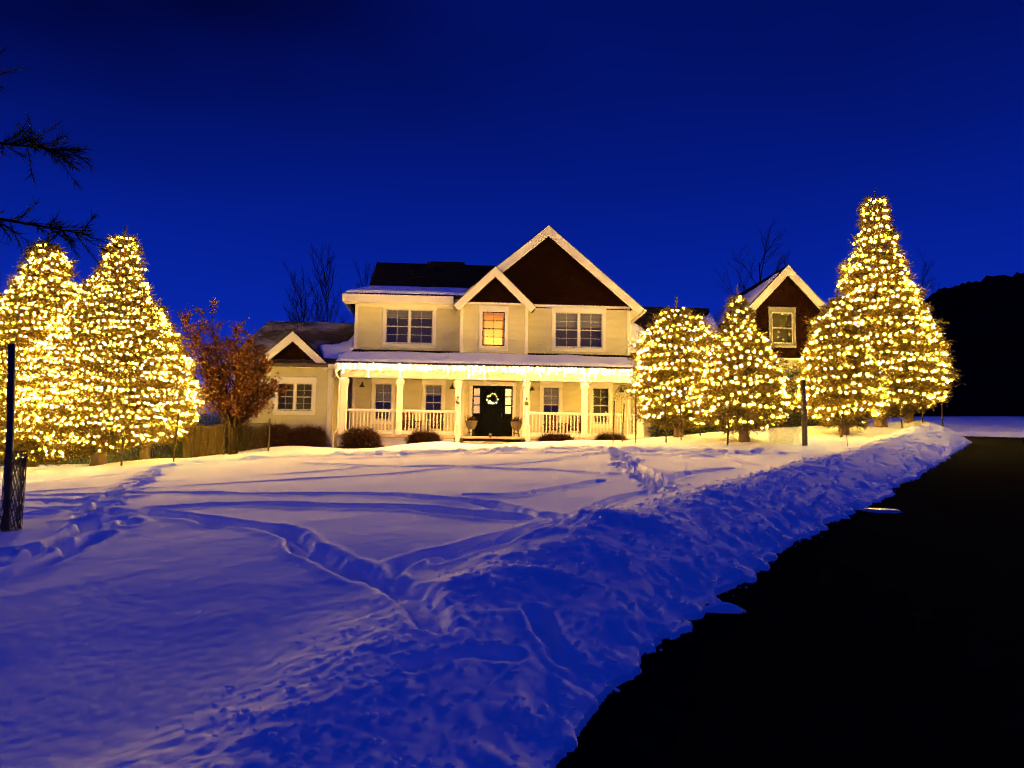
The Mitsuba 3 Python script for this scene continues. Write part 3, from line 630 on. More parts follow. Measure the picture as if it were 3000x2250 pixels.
ep('handle', cat([tube([(-.44, -.06, 3.5), (-.44, -.06, 3.72)], .014, 8), tube([(-.44, .0, 3.54), (-.44, -.06, 3.54)], .01, 6), tube([(-.44, .0, 3.68), (-.44, -.06, 3.68)], .01, 6)]), 'm_black_metal')
ep('threshold', cbox(-1.7, -.02, -.12, .03, 2.585, 2.63), 'm_deck')
for s0, s1, col in ((-1.70, -1.43, (.115, .07, .035)), (-.29, -.02, (.33, .21, .075))):
    ep('sidelight_panel', box(s0, s1, .005, .04, 2.63, 3.62), 'm_door')
    ep('sidelight_muntin', cat([box(s0, s1, -.012, .02, z - .022, z + .022) for z in (3.64, 4.03, 4.42, 4.80)]), 'm_door')
    ep('sidelight_pane', trimesh.Trimesh([(s0, .012, 3.62), (s1, .012, 3.62), (s1, .012, 4.8), (s0, .012, 4.8)], [(0, 1, 2), (0, 2, 3)], process=False), 'm_glass')
    m = trimesh.Trimesh([(s0, .12, 3.6), (s1, .12, 3.6), (s1, .12, 4.82), (s0, .12, 4.82)], [(0, 1, 2), (0, 2, 3)], process=False)
    kk = numbered(f'{k}__lit_curtain'); dd = mikit.ply(m, 'm_room'); dd['to_world'] = HT
    dd['emitter'] = {'type': 'area', 'radiance': {'type': 'rgb', 'value': list(col)}, 'sampling_weight': .4}
    scene[kk] = dd
# barn lamps on the porch wall
for u in (-6.62, -2.67, .89, 4.92):
    k = numbered('house__wall_lamp')
    add(k + '__arm', cat([tube(spline([(u, -.02, 4.86), (u, -.14, 4.95), (u, -.25, 4.93), (u, -.27, 4.86)], .03), .012, 6), tube([(u, -.035, 4.86), (u, -.004, 4.86)], .05, 10)]), 'm_black_metal', False, HT)
    add(k + '__shade', lathe([(.0, 4.88), (.035, 4.88), (.045, 4.82), (.075, 4.79), (.125, 4.71), (.118, 4.71), (.07, 4.775), (0, 4.80)], 16, (u, -.27, 0)), 'm_black_metal', 30, HT)
# downspouts
dsp = [spline([(-7.42, -2.28, 5.22), (-7.40, -2.2, 5.0), (-7.30, -2.06, 4.86), (-7.29, -2.06, 4.6)], .05), [(-7.30, -2.07, 4.6), (-7.30, -2.07, 2.9)], spline([(-7.30, -2.07, 2.9), (-7.32, -2.08, 2.72), (-7.44, -2.12, 2.60), (-7.46, -2.12, 2.4), (-7.46, -2.12, 1.75)], .06)]
hp('downspout', cat([tube(p, .035, 8) for p in dsp]), 'm_trim', 40)
hp('downspout', cat([tube(spline([(-7.44, -1.8, 5.30), (-7.52, -1.5, 5.12), (-7.68, -1.28, 4.95), (-7.68, -1.26, 4.7), (-7.68, -1.26, 2.0)], .06), .034, 8)]), 'm_trim', 40)
# --- connecting roof and garage block at the right
cr = [(5.4, .6, 6.55), (10.4, .6, 6.55), (10.4, 4.2, 9.58), (5.4, 4.2, 9.58)]
roof('connecting_roof', *cr)
roof_snow('roof_snow', *cr, lambda s: .03 + 0 * s, lambda s: np.interp(s, [0, .12, .25, .7, 1], [.80, .72, .42, .5, .9]) + wob(s, 6, .05, 12), 'snow on the roof between the main gable and the garage gable', H=.10, seed=9)
hp('connecting_wall', box(5.36, 10.9, 1.0, 1.02, 2, 6.6), 'm_siding')
G = (12.82, 10.86, 2.30, 8.42)
gable_roof(G[0], G[1], G[2], G[3], -.05, 7.2, 'garage_roof')
rake(G[0], G[1] - .02, G[2], G[3] - .03, -.06, .33)
roof_snow('roof_snow', (G[0] - G[2], 7.0, G[3]), (G[0] - G[2], .1, G[3]), (G[0], .1, G[1]), (G[0], 7.0, G[1]), lambda s: .05 + 0 * s, lambda s: .80 + wob(s, 5, .1, 14), 'snow on the left slope of the garage gable', H=.09, seed=10)
gw0, gw1 = G[0] - 1.98, G[0] + 1.98
def shingle_wall(u0, u1, z0, z1, v, op):
    rng = np.random.default_rng(77); ms = [box(a, b, v, v + .02, c, d) for a, b, c, d in holes(u0, u1, z0, z1, op)]; z = z0
    while z < z1 - .03:
        for a, b, c, d in holes(u0, u1, z, min(z + .145, z1), op):
            u = a
            while u < b - .02:
                du = .11 + .1 * rng.random(); r = min(u + du - .008, b); th = .018 + .016 * rng.random()
                ms.append(hexa([(u, v - th, c), (r, v - th, c), (r, v, c), (u, v, c), (u, v - .006, d + .01), (r, v - .006, d + .01), (r, v, d + .01), (u, v, d + .01)])); u += du
        z += .145
    k = hp('shingle_wall', cat(ms), 'm_shingle_wall'); labels[k] = {'kind': 'stuff'}
shingle_wall(gw0, gw1, 6.50, 8.66, .3, [opening(12.10, 13.10, 7.18, 8.66)])
shingle_gable('gable_shingles', G[0], 8.66, 10.72, 1.98, .3)
window(12.10, 13.10, 7.18, 8.64, .3, name='garage_window', header=.22, side=.14, grid=(1, 1), trim='m_trim_shaded')
siding('garage_wall', gw0, gw1, 2.0, 6.40, .3)
hp('gable_trim', cbox(gw0 - .02, gw1 + .02, .24, .3, 6.40, 6.50), 'm_trim')
side_wall(gw0, .3, 7, 2, 8.5, 'garage_side_wall'); side_wall(gw1, .3, 7, 2, 8.5, 'garage_side_wall')

# ------------------------------------------------------------------ string lights: bulbs are instances of two lamp shapes
diffuse('m_bulb', (.5, .4, .2))
def bulb_kind(name, core, body, wc=20.0, wb=.4):
    """A small lamp: a tinted glowing body with a brilliant tip (along +z)."""
    m = trimesh.creation.icosphere(subdivisions=1, radius=1.0)
    tip = m.triangles_center[:, 2] > .74
    m.vertices = m.vertices * [1, 1, 1.15]
    out = {}
    for part, sel, rad, w in (('core', tip, core, wc), ('globe', ~tip, body, wb)):
        q = trimesh.Trimesh(m.vertices, m.faces[sel], process=False); q.remove_unreferenced_vertices()
        d = mikit.ply(q, 'm_bulb')
        d['emitter'] = {'type': 'area', 'radiance': {'type': 'rgb', 'value': list(rad)}, 'sampling_weight': w}
        out[part] = d
    scene[name] = {'type': 'shapegroup', **out}
def aim(p, d, s):
    """Placement of a lamp at p with its tip towards d."""
    d = np.asarray(d, float) / np.linalg.norm(d); a = np.cross(d, [.31, .52, .79]); a /= np.linalg.norm(a)
    M = np.eye(4); M[:3, 0], M[:3, 1], M[:3, 2], M[:3, 3] = a * s, np.cross(d, a) * s, d * s, p
    return T(M)
bulb_kind('bulb_bright', TREE_CORE, TREE_BODY)
bulb_kind('bulb_dim', tuple(c * .35 for c in TREE_CORE), (2.6, 1.4, .05), 7.0)
bulb_kind('bulb_eave', EAVE_CORE, EAVE_BODY, 14.0)

def string_of_bulbs(key, pts, rad, label, cat_, seed, wire=True, dim=.4, kinds=('bulb_bright', 'bulb_dim'), group=None, facing=None, out=None, fuzz=.7):
    """The bulbs that face the viewer largest become parts of their own; the rest is one part."""
    rng = np.random.default_rng(seed); pts = np.asarray(pts)
    if wire: add(key + '__wire', tube(pts, .006, 3, False), 'm_wire')
    tag(key, label, cat_, group)
    order = np.argsort(np.linalg.norm(pts - EYE, axis=1)) if facing is None else np.argsort(-facing)
    rank = np.empty(len(pts), int); rank[order] = np.arange(len(pts))
    a = b = 0
    for p, r, o in zip(pts, rank, np.tile([0, 0, -1.], (len(pts), 1)) if out is None else out):
        rr = rad * (.82 + .36 * rng.random())
        tw = aim(p, o + rng.normal(0, fuzz, 3), rr)
        g = kinds[1] if rng.random() < dim else kinds[0]
        if r < 300:
            k = f'{key}__bulb' + (f'_{a:03d}' if a else ''); a += 1
        else:
            b += 1; k = f'{key}__far_bulbs__{b:04d}'
        scene[k] = {'type': 'instance', 'to_world': tw, 'group': {'type': 'ref', 'id': g}}
    if b: labels[key + '__far_bulbs'] = {'kind': 'stuff'}

# ------------------------------------------------------------------ spruces
def blades(basep, dirs, rng, length, width, spread):
    """One thin pointed needle tuft (a triangle) per row."""
    n = len(basep)
    side = np.cross(dirs, rng.normal(size=(n, 3))); side /= np.linalg.norm(side, axis=1, keepdims=True) + 1e-9
    tip = basep + (dirs + side * spread * rng.random((n, 1))) * length * (.7 + .6 * rng.random((n, 1)))
    s2 = np.cross(tip - basep, rng.normal(size=(n, 3))); s2 /= np.linalg.norm(s2, axis=1, keepdims=True) + 1e-9
    v = np.stack([basep - s2 * width, basep + s2 * width, tip], 1).reshape(-1, 3)
    return v, np.arange(3 * n).reshape(-1, 3)

class Spruce:
    def __init__(self, x, y, prof, seed, lean=(0., 0.), bottom=None):
        self.o = np.array([x, y, gz(x, y) - .05]); self.prof = np.asarray(prof, float); self.seed = seed; self.lean = np.asarray(lean); self.Ht = self.prof[-1, 0]
    def axis(self, h):
        h = np.asarray(h, float)
        return self.o + np.stack([self.lean[0] * h / self.Ht, self.lean[1] * h / self.Ht, h], -1)
    def R(self, h, th):
        r = np.interp(h, self.prof[:, 0], self.prof[:, 1])
        q = np.stack([np.cos(th) * 1.7 + 0 * h, np.sin(th) * 1.7 + 0 * h, h * 1.7], -1) + self.seed
        return r * (.66 + .68 * meshkit.fbm(q, 3, self.seed)) + .34 * (meshkit.fbm(q * 1.3 + 9, 2, self.seed + 1) - .5) * np.clip(r * 1.6, 0, 1)
    def build(self, key, label, dens=1.0, bsdf='m_needles', trunk_r=.16, group=None):
        rng = np.random.default_rng(self.seed)
        hs = np.linspace(0, self.Ht, 14)
        add(key + '__trunk', tube(self.axis(hs) - [0, 0, .1], trunk_r * (1 - hs / self.Ht) ** .8 * np.where(hs < .1, 1.25, 1) + .012, 9), 'm_bark', True)
        limbs, V, F, at = [], [], [], 0
        h = self.prof[0, 0]
        while h < self.Ht - .04:
            n = max(4, int((5 + 5 * np.interp(h, self.prof[:, 0], self.prof[:, 1])) * dens))
            ths = (np.arange(n) + rng.random(n) * .9) / n * 2 * np.pi
            for th in ths:
                L = float(self.R(h, th)) * (.90 + .16 * rng.random())
                if L < .05: continue
                hh = h + rng.normal(0, .05)
                start = self.axis(max(.25, hh - .10 * L + .05 * rng.random() - .35 * max(0, 1 - hh / 1.2) * 0)); 
                end = self.axis(hh) + np.array([math.cos(th), math.sin(th), 0]) * L
                mid = (start + end) / 2 + [0, 0, -.06 * L + .03]
                br = spline([start, mid, end], max(.06, L / 8))
                if L > .35: limbs.append(tube(br, np.linspace(.012 + .012 * L, .004, len(br)), 3, False))
                # side twigs
                m = int(7 + 15 * L)
                t = .12 + .88 * rng.random(m) ** .75
                idx = np.clip(t * (len(br) - 1), 0, len(br) - 1.001); i0 = idx.astype(int); fr = (idx - i0)[:, None]
                bp = br[i0] * (1 - fr) + br[i0 + 1] * fr
                ax = (end - start) / np.linalg.norm(end - start)
                sd = np.cross(ax, [0, 0, 1.]); sd /= np.linalg.norm(sd)
                sg = np.where(rng.random(m) < .5, -1, 1)[:, None]
                td = ax * (.55 + .5 * rng.random((m, 1))) + sd * sg * (.35 + .7 * rng.random((m, 1))) + np.array([0, 0, 1]) * rng.normal(-.12, .28, (m, 1))
                td /= np.linalg.norm(td, axis=1, keepdims=True)
                tl = (.16 + .30 * L * (1 - .55 * t)).clip(.12, .55)[:, None] * (.7 + .5 * rng.random((m, 1)))
                kb = 7
                s = (np.arange(kb) + .5)[None, :, None] / kb * np.ones((m, 1, 1))
                p = (bp[:, None] + td[:, None] * tl[:, None] * s).reshape(-1, 3)
                dirs = np.repeat(td, kb, 0)
                v, f = blades(p, dirs, rng, .125, .017, 1.5)
                V.append(v); F.append(f + at); at += len(v)
            h += .17 if h > .5 else .14
        # leader
        tp = self.axis(np.linspace(self.Ht - .25, self.Ht + .30, 16)); v, f = blades(np.repeat(tp, 5, 0), np.tile([0, 0, 1.], (80, 1)), rng, .1, .014, 1.2)
        V.append(v); F.append(f + at)
        add(key + '__branches', cat(limbs), 'm_bark')
        k = add(key + '__crown', trimesh.Trimesh(np.vstack(V), np.vstack(F), process=False), bsdf)
        tag(key, label, 'tree', group)
    def bulbs(self, row, gap, seed, h0=None, h1=None, back=.45, offset=0.0):
        rng = np.random.default_rng(seed + 100)
        pts, facing = [], []
        h = self.prof[0, 0] + .03 if h0 is None else h0
        h1 = self.Ht - .16 if h1 is None else h1
        th = rng.random() * 6.28
        view = EYE - self.o; va = math.atan2(view[1], view[0])
        while h < h1:
            turn_end = th + 2 * np.pi
            tilt, ph = rng.normal(0, .075), rng.random() * 6.28; k5 = rng.integers(3, 8)
            while th < turn_end:
                hh = h + row * (1 - (turn_end - th) / (2 * np.pi)) + .06 * math.sin(th * k5 + ph) + tilt * math.sin(th - ph) + rng.normal(0, .032)
                hh = min(max(hh, self.prof[0, 0] - .05), self.Ht - .06)
                r = max(.05, float(self.R(np.array(hh), np.array(th)))) * (.97 + .07 * rng.random()) + offset
                c = math.cos(th - va)
                pts.append(self.axis(hh) + [math.cos(th) * r, math.sin(th) * r, 0]); facing.append(c + .04 * hh)
                th += gap * (.65 + .7 * rng.random()) / max(r, .12) * (1 if c > -.15 else 1 / back)
            h += row * (.85 + .3 * rng.random())
        return np.array(pts), np.array(facing)

P_L2 = [(.55, .35), (.7, .9), (.9, 1.5), (1.4, 2.15), (2.2, 2.55), (3.0, 2.35), (4.0, 1.85), (5.0, 1.30), (5.9, .85), (6.3, .50), (6.6, .58), (7.0, .40), (7.35, .38), (7.5, .10)]
P_L1 = [(.42, .5), (.7, 1.3), (1.2, 2.2), (2.2, 2.6), (3.0, 2.4), (4.0, 1.95), (5.0, 1.45), (5.9, .95), (6.3, .62), (6.6, .66), (7.1, .44), (7.35, .28), (7.45, .08)]
P_L3 = [(.9, 1.0), (1.5, 1.5), (2.4, 1.5), (3.6, 1.15), (4.6, .7), (5.3, .35), (5.7, .06)]
P_R1 = [(.52, .7), (.9, 1.45), (2.2, 1.58), (3.5, 1.42), (4.2, 1.0), (4.6, .65), (4.85, .22), (4.95, .05)]
P_R2 = [(.55, .65), (.9, 1.3), (1.9, 1.42), (2.5, 1.22), (3.1, .92), (3.6, .66), (4.3, .38), (4.8, .18), (5.0, .04)]
P_R3 = [(.48, .6), (.8, 1.05), (1.2, 1.42), (2.0, 1.40), (3.0, 1.12), (4.0, .78), (4.6, .42), (4.95, .08)]
P_R4 = [(.70, 1.0), (1.05, 2.0), (1.8, 2.25), (2.8, 2.12), (4.5, 1.66), (5.6, 1.28), (6.3, 1.05), (7.0, .84), (7.7, .62), (8.4, .46), (8.9, .40), (9.15, .34), (9.28, .08)]
P_R5 = [(.7, .8), (1.6, .95), (3.4, .85), (4.6, .75), (5.5, .45), (6.0, .08)]
TREES = [
 ('leftmost', Spruce(-15.25, 24.0, P_L1, 21, (.0, 0)), .24, .155, .041, 'tall spruce cut by the left edge of the picture, wrapped in lights', 'warm lights wound around the spruce cut by the left edge of the picture'),
 ('left', Spruce(-13.1, 24.0, P_L2, 22, (.35, 0)), .24, .155, .041, 'tallest and fullest of the lit spruces left of the house', 'dense warm lights wound around the tallest spruce left of the house'),
 ('leftback', Spruce(-13.2, 27.2, P_L3, 23, (.2, 0)), .26, .165, .041, 'lower spruce standing behind the tall one, nearest the brown leafed tree', 'warm lights on the lower spruce nearest the brown leafed tree'),
 ('porch', Spruce(6.2, 27.8, P_R1, 24, (-.05, 0)), .315, .215, .052, 'round topped spruce at the right end of the porch', 'warm lights in level rows on the round topped spruce beside the porch'),
 ('mid', Spruce(7.75, 25.0, P_R2, 25, (-.15, 0)), .315, .215, .054, 'small pointed spruce in front of the brown garage gable', 'warm lights on the small pointed spruce in front of the garage gable'),
 ('big_left', Spruce(11.85, 26.8, P_R3, 26, (-.1, 0)), .33, .21, .054, 'short domed spruce leaning against the tallest one at the right', 'warm lights on the domed spruce at the left foot of the tallest tree'),
 ('big', Spruce(14.45, 29.4, P_R4, 27, (.1, 0)), .36, .22, .058, 'tallest lit spruce, at the far right beside the road', 'warm lights on the tallest spruce at the far right'),
 ('big_right', Spruce(16.55, 31.2, P_R5, 28, (0, 0)), .36, .24, .058, 'spruce half hidden behind the right side of the tallest one', 'warm lights on the spruce half hidden behind the tallest one'),
]
for nm, s, row, gap, rad, lab, llab in TREES:
    s.build(numbered('spruce_tree'), lab, trunk_r=.21 if nm in ('big', 'left', 'leftmost') else .17)
    pts, fac = s.bulbs(row, gap, s.seed)
    od = pts - s.o; od[:, 2] = 0; od /= np.linalg.norm(od, axis=1, keepdims=True) + 1e-6; od[:, 2] = -.15; od *= .35
    string_of_bulbs(numbered('string_lights'), pts, rad * .94, llab, 'string lights', s.seed, facing=fac, out=od)

# ------------------------------------------------------------------ icicle lights along the porch eave
rng = np.random.default_rng(5)
pts, wires = [], [tube([H(u, -2.40, 5.47 + .02 * math.sin(u * 5)) for u in np.linspace(-7.3, 5.9, 90)], .007, 3, False)]
u = -7.3
while u < 5.9:
    n = int(rng.choice([2, 2, 3, 3, 4, 5, 7]))
    z = 5.46 + rng.normal(0, .015)
    for i in range(n):
        pts.append(H(u + rng.normal(0, .022), -2.42 - .03 * rng.random(), z - i * (.075 + .015 * rng.random())))
    wires.append(tube([H(u, -2.41, 5.47), H(u + .01, -2.41, z - n * .085)], .005, 3, False))
    u += .135 + .07 * rng.random()
string_of_bulbs('icicle_lights', pts, .0265, 'white icicle lights hanging along the porch eave', 'string lights', 9, wire=False, dim=0, kinds=('bulb_eave', 'bulb_eave'), out=np.tile([0, -.15, -.3], (len(pts), 1)), fuzz=.6)
add('icicle_lights__wire', cat(wires), 'm_wire')

# ------------------------------------------------------------------ wreath on the door
rng = np.random.default_rng(8)
n = 1500; th = rng.random(n) * 6.283; ph = rng.random(n) * 6.283
c = np.stack([np.cos(th) * .21, 0 * th, np.sin(th) * .21], 1); o = np.stack([np.cos(th) * np.cos(ph), np.sin(ph), np.sin(th) * np.cos(ph)], 1)
v, f = blades(c + o * .03, o, rng, .05, .007, 1.2)
wc = np.array([-.86, -.06, 4.32])
add('wreath__greenery', trimesh.Trimesh(v + wc, f, process=False), 'm_dark_needles', False, HT)
add('wreath__ring', cat([tube([(wc[0] + .21 * math.cos(a), wc[1], wc[2] + .21 * math.sin(a)) for a in np.linspace(0, 6.283, 40)], .03, 6, False)]), 'm_dark_needles', True, HT)
tag('wreath', 'round evergreen wreath with lights on the front door', 'wreath')
for i in range(17):
    a = i / 11 * 6.283 + rng.normal(0, .15) if i < 11 else 3.75 + rng.random() * 1.0
    r_ = .21 + rng.normal(0, .03)
    p = H(wc[0] + r_ * math.cos(a), -.13, wc[2] + r_ * math.sin(a))
    scene['wreath__bulb' + (f'_{i:03d}' if i else '')] = {'type': 'instance', 'to_world': aim(p, rng.normal(0, .6, 3) + [0, -.4, 0], .013 + .010 * rng.random()), 'group': {'type': 'ref', 'id': 'bulb_dim'}}

# ------------------------------------------------------------------ porch furniture
def chair(u, v, rot, label):
    k = numbered('porch_chair')
    M = HT @ T().translate([u, v, 2.585]).rotate([0, 0, 1], rot)
    put = lambda part, m: add(numbered(f'{k}__{part}'), m, 'm_chair', False, M)
    put('seat', cat([cbox(-.26, .26, -.24 + .085 * i, -.165 + .085 * i, .40 - .012 * i, .425 - .012 * i, .006) for i in range(6)]))
    for i in range(6):
        x = -.235 + i * .094
        put('back_slat', hexa([(x - .038, .24, .36), (x + .038, .24, .36), (x + .038, .262, .36), (x - .038, .262, .36), (x - .034, .47, 1.14 - .5 * x * x), (x + .034, .47, 1.14 - .5 * x * x), (x + .034, .492, 1.14 - .5 * x * x), (x - .034, .492, 1.14 - .5 * x * x)]))
    for s in (-1, 1):
        put('armrest', cbox(s * .31 - .06, s * .31 + .06, -.32, .38, .62, .645, .008))
        put('leg', cbox(s * .30 - .03, s * .30 + .03, -.26, -.18, .06, .62, .008))
        put('leg', cbox(s * .30 - .03, s * .30 + .03, .20, .28, .06, .62, .008))
        put('rocker', tube(spline([(s * .30, -.42, .085), (s * .30, 0, .03), (s * .30, .5, .09)], .06), .028, 6))
    put('back_rail', cat([cbox(-.27, .27, .30, .325, .55, .61), cbox(-.27, .27, .445, .47, .98, 1.04)]))
    tag(k, label, 'chair')
chair(-4.35, -1.0, 25, 'dark red porch chair next to the second column from the left')
chair(-3.35, -.85, -10, 'dark red porch chair under the second porch window from the left')
chair(1.75, -.85, 8, 'dark red porch chair under the window right of the door')
chair(2.62, -1.0, -22, 'dark red porch chair beside the fifth column from the left')

def planter(u, label, seed):
    k = numbered('planter')
    M = HT @ T().translate([u, -1.45, 2.585])
    add(k + '__urn', lathe([(0, .30), (.13, .30), (.20, .42), (.25, .60), (.27, .66), (.24, .66), (.21, .58), (0, .55)], 18), 'm_urn', 30, M)
    add(k + '__stand', cat([tube([(.17 * math.cos(a), .17 * math.sin(a), 0), (.11 * math.cos(a), .11 * math.sin(a), .30)], .016, 6) for a in np.arange(4) * 1.571 + .5] + [tube([(.14 * math.cos(a), .14 * math.sin(a), .15) for a in np.linspace(0, 6.283, 20)], .010, 5, False)]), 'm_dark_iron', False, M)
    rg = np.random.default_rng(seed)
    p = rg.normal(0, .07, (240, 3)) * [1, 1, 0] + [0, 0, .60]; dirs = rg.normal(0, .45, (240, 3)) + [0, 0, 1]; dirs /= np.linalg.norm(dirs, axis=1, keepdims=True)
    v, f = blades(p, dirs, rg, .26, .012, .4)
    add(k + '__plant', trimesh.Trimesh(v, f, process=False), 'm_bush', False, M)
    tag(k, label, 'planter')
planter(-1.80, 'urn planter on a stand left of the front door', 1)
planter(.12, 'urn planter on a stand right of the front door', 2)
p = H(-1.05, -3.35, 0); z = gz(p[0], p[1])
add('path_light__stem', tube([(p[0], p[1], z - .1), (p[0], p[1], z + .32)], .012, 6), 'm_dark_iron')
add('path_light__lantern', lathe([(0, .46), (.03, .45), (.075, .38), (.055, .36), (.055, .28), (.02, .27), (0, .27)], 12, (p[0], p[1], z)), 'm_dark_iron', 30)
tag('path_light', 'small dark path light in the snow before the porch steps', 'lamp')
# ornaments on the two inner columns
for i, (u, lab) in enumerate(((-2.38, 'small ornament hanging on the column left of the door'), (.50, 'small ornament hanging on the column right of the door'))):
    k = numbered('ornament')
    add(k + '__ball', lathe([(0, 3.90), (.06, 3.92), (.09, 3.98), (.06, 4.04), (0, 4.07)], 12, (0, 0, 0)), 'm_urn', 30, HT @ T().translate([u, -2.08, 0]))
    add(k + '__bow', cat([hexa([(-.05, -.01, 4.14), (.05, -.01, 4.14), (.05, .01, 4.14), (-.05, .01, 4.14), (-.01, -.01, 4.25), (.01, -.01, 4.25), (.01, .01, 4.25), (-.01, .01, 4.25)]), tube([(0, 0, 4.06), (0, 0, 4.16)], .008, 5)]), 'm_urn', False, HT @ T().translate([u, -2.05, 0]))
    tag(k, lab, 'ornament')

# ------------------------------------------------------------------ bushes and hedges
def bush(x, y, w, h, dp, label, seed, n=5200, bsdf='m_bush', name='bush'):
    rg = np.random.default_rng(seed); k = numbered(name); z0 = gz(x, y) - .08
    d = rg.normal(size=(n, 3)); d[:, 2] = np.abs(d[:, 2]); d /= np.linalg.norm(d, axis=1, keepdims=True)
    r = rg.random((n, 1)) ** .4
    sh = rg.uniform(-1, 1, (n * 4, 3)); sh[:, 2] = np.abs(sh[:, 2]); sh = sh[(np.abs(sh) ** 3.2).sum(1) < 1][:n]; d = sh[:n].copy(); n = len(d); d /= np.linalg.norm(d, axis=1, keepdims=True); d = d + rg.normal(0, .35, d.shape); r = 1.0
    lump = .82 + .36 * meshkit.fbm(d * 2.2 + seed, 3, seed)[:, None]
    p = np.array([x, y, z0]) + sh * r * lump * [w / 2, dp / 2, h]
    v, f = blades(p, d, rg, .16, .011, .9)
    stems = [tube([(x + rg.normal(0, .08), y + rg.normal(0, .05), z0 - .1), tuple(np.array([x, y, z0]) + (p[i] - [x, y, z0]) * .9)], np.array([.014, .004]), 4, False) for i in rg.integers(0, n, 40)]
    add(k + '__foliage', trimesh.Trimesh(v, f, process=False), bsdf); add(k + '__stems', cat(stems), 'm_dark_bark')
    tag(k, label, 'bush')
def HB(u, v): q = H(u, v, 0); return q[0], q[1]
bush(*HB(-6.25, -2.6), 1.5, .82, .9, 'large brown bush below the left end of the porch', 31)
bush(*HB(-3.72, -2.6), 1.2, .46, .8, 'low brown bush below the second porch railing, behind a snow drift', 32)
bush(*HB(1.72, -2.4), 1.3, .34, .7, 'low brown bush below the railing right of the steps', 33)
bush(*HB(4.0, -2.4), 1.1, .28, .7, 'low brown bush below the rightmost railing', 34)
bush(*HB(-8.5, -2.1), 1.5, .85, .8, 'dark bush against the wing wall beside the downspout', 35)
bush(*HB(-9.8, -2.1), 1.4, .95, .8, 'dark bush below the left half of the wing window', 36)
bush(*HB(-11.0, -2.1), 1.5, 1.0, .8, 'dark bush at the left corner of the wing', 37)
bush(-12.2, 30.6, 3.2, 1.7, 1.6, 'dark evergreen bush behind the brown cloth fence', 41, 12000, 'm_dark_needles')
bush(*HB(7.2, -1.2), 2.4, 1.0, 1.0, 'dark bush behind the round topped spruce', 38, bsdf='m_dark_needles')
bush(*HB(9.6, -.6), 3.4, 2.4, 1.2, 'dark evergreen hedge below the garage gable', 39, 16000, 'm_dark_needles', 'hedge')
bush(*HB(12.8, -.8), 3.4, 2.6, 1.2, 'dark evergreen hedge behind the domed spruce', 40, 16000, 'm_dark_needles', 'hedge')

# ------------------------------------------------------------------ leafless and brown leafed trees
def limb_tree(o, Ht, seed, levels=4, spread=.55, r_=.12, first=.28, kids=(5, 5, 4, 4), up=.35, shrink=.62, leader=True):
    rg = np.random.default_rng(seed); segs, tips = [], []
    def grow(p, d, L, r, lv):
        n = 5; pts = [p]; dd = d.copy()
        for i in range(n):
            dd = dd + rg.normal(0, .10, 3) + np.array([0, 0, up * .12]); dd /= np.linalg.norm(dd)
            pts.append(pts[-1] + dd * L / n)
        pts = np.array(pts)
        segs.append((pts, np.linspace(r, r * .45, n + 1), 7 if lv == 0 else 4 if lv < 3 else 3))
        if lv >= levels:
            tips.append(pts[-1]); tips.append(pts[3]); return
        k = kids[min(lv, len(kids) - 1)]
        for i in range(k):
            t = (first if lv == 0 else .25) + (1 - (first if lv == 0 else .25)) * (i + rg.random()) / k
            j = min(int(t * n), n - 1); q = pts[j] + (pts[j + 1] - pts[j]) * (t * n - j)
            az = rg.random() * 6.283 if lv else i * 2.4 + rg.random()
            side = np.array([math.cos(az), math.sin(az), 0]); side -= dd * (side @ dd); side /= np.linalg.norm(side) + 1e-9
            nd = dd * (1 - spread * .6) + side * spread + np.array([0, 0, up * .5]); nd /= np.linalg.norm(nd)
            grow(q, nd, L * shrink * (1.15 - .45 * t) * (.8 + .4 * rg.random()), r * .55 * (1.1 - .4 * t), lv + 1)
    grow(np.asarray(o, float), np.array([0, 0, 1.]), Ht, r_, 0)
    return segs, np.array(tips)

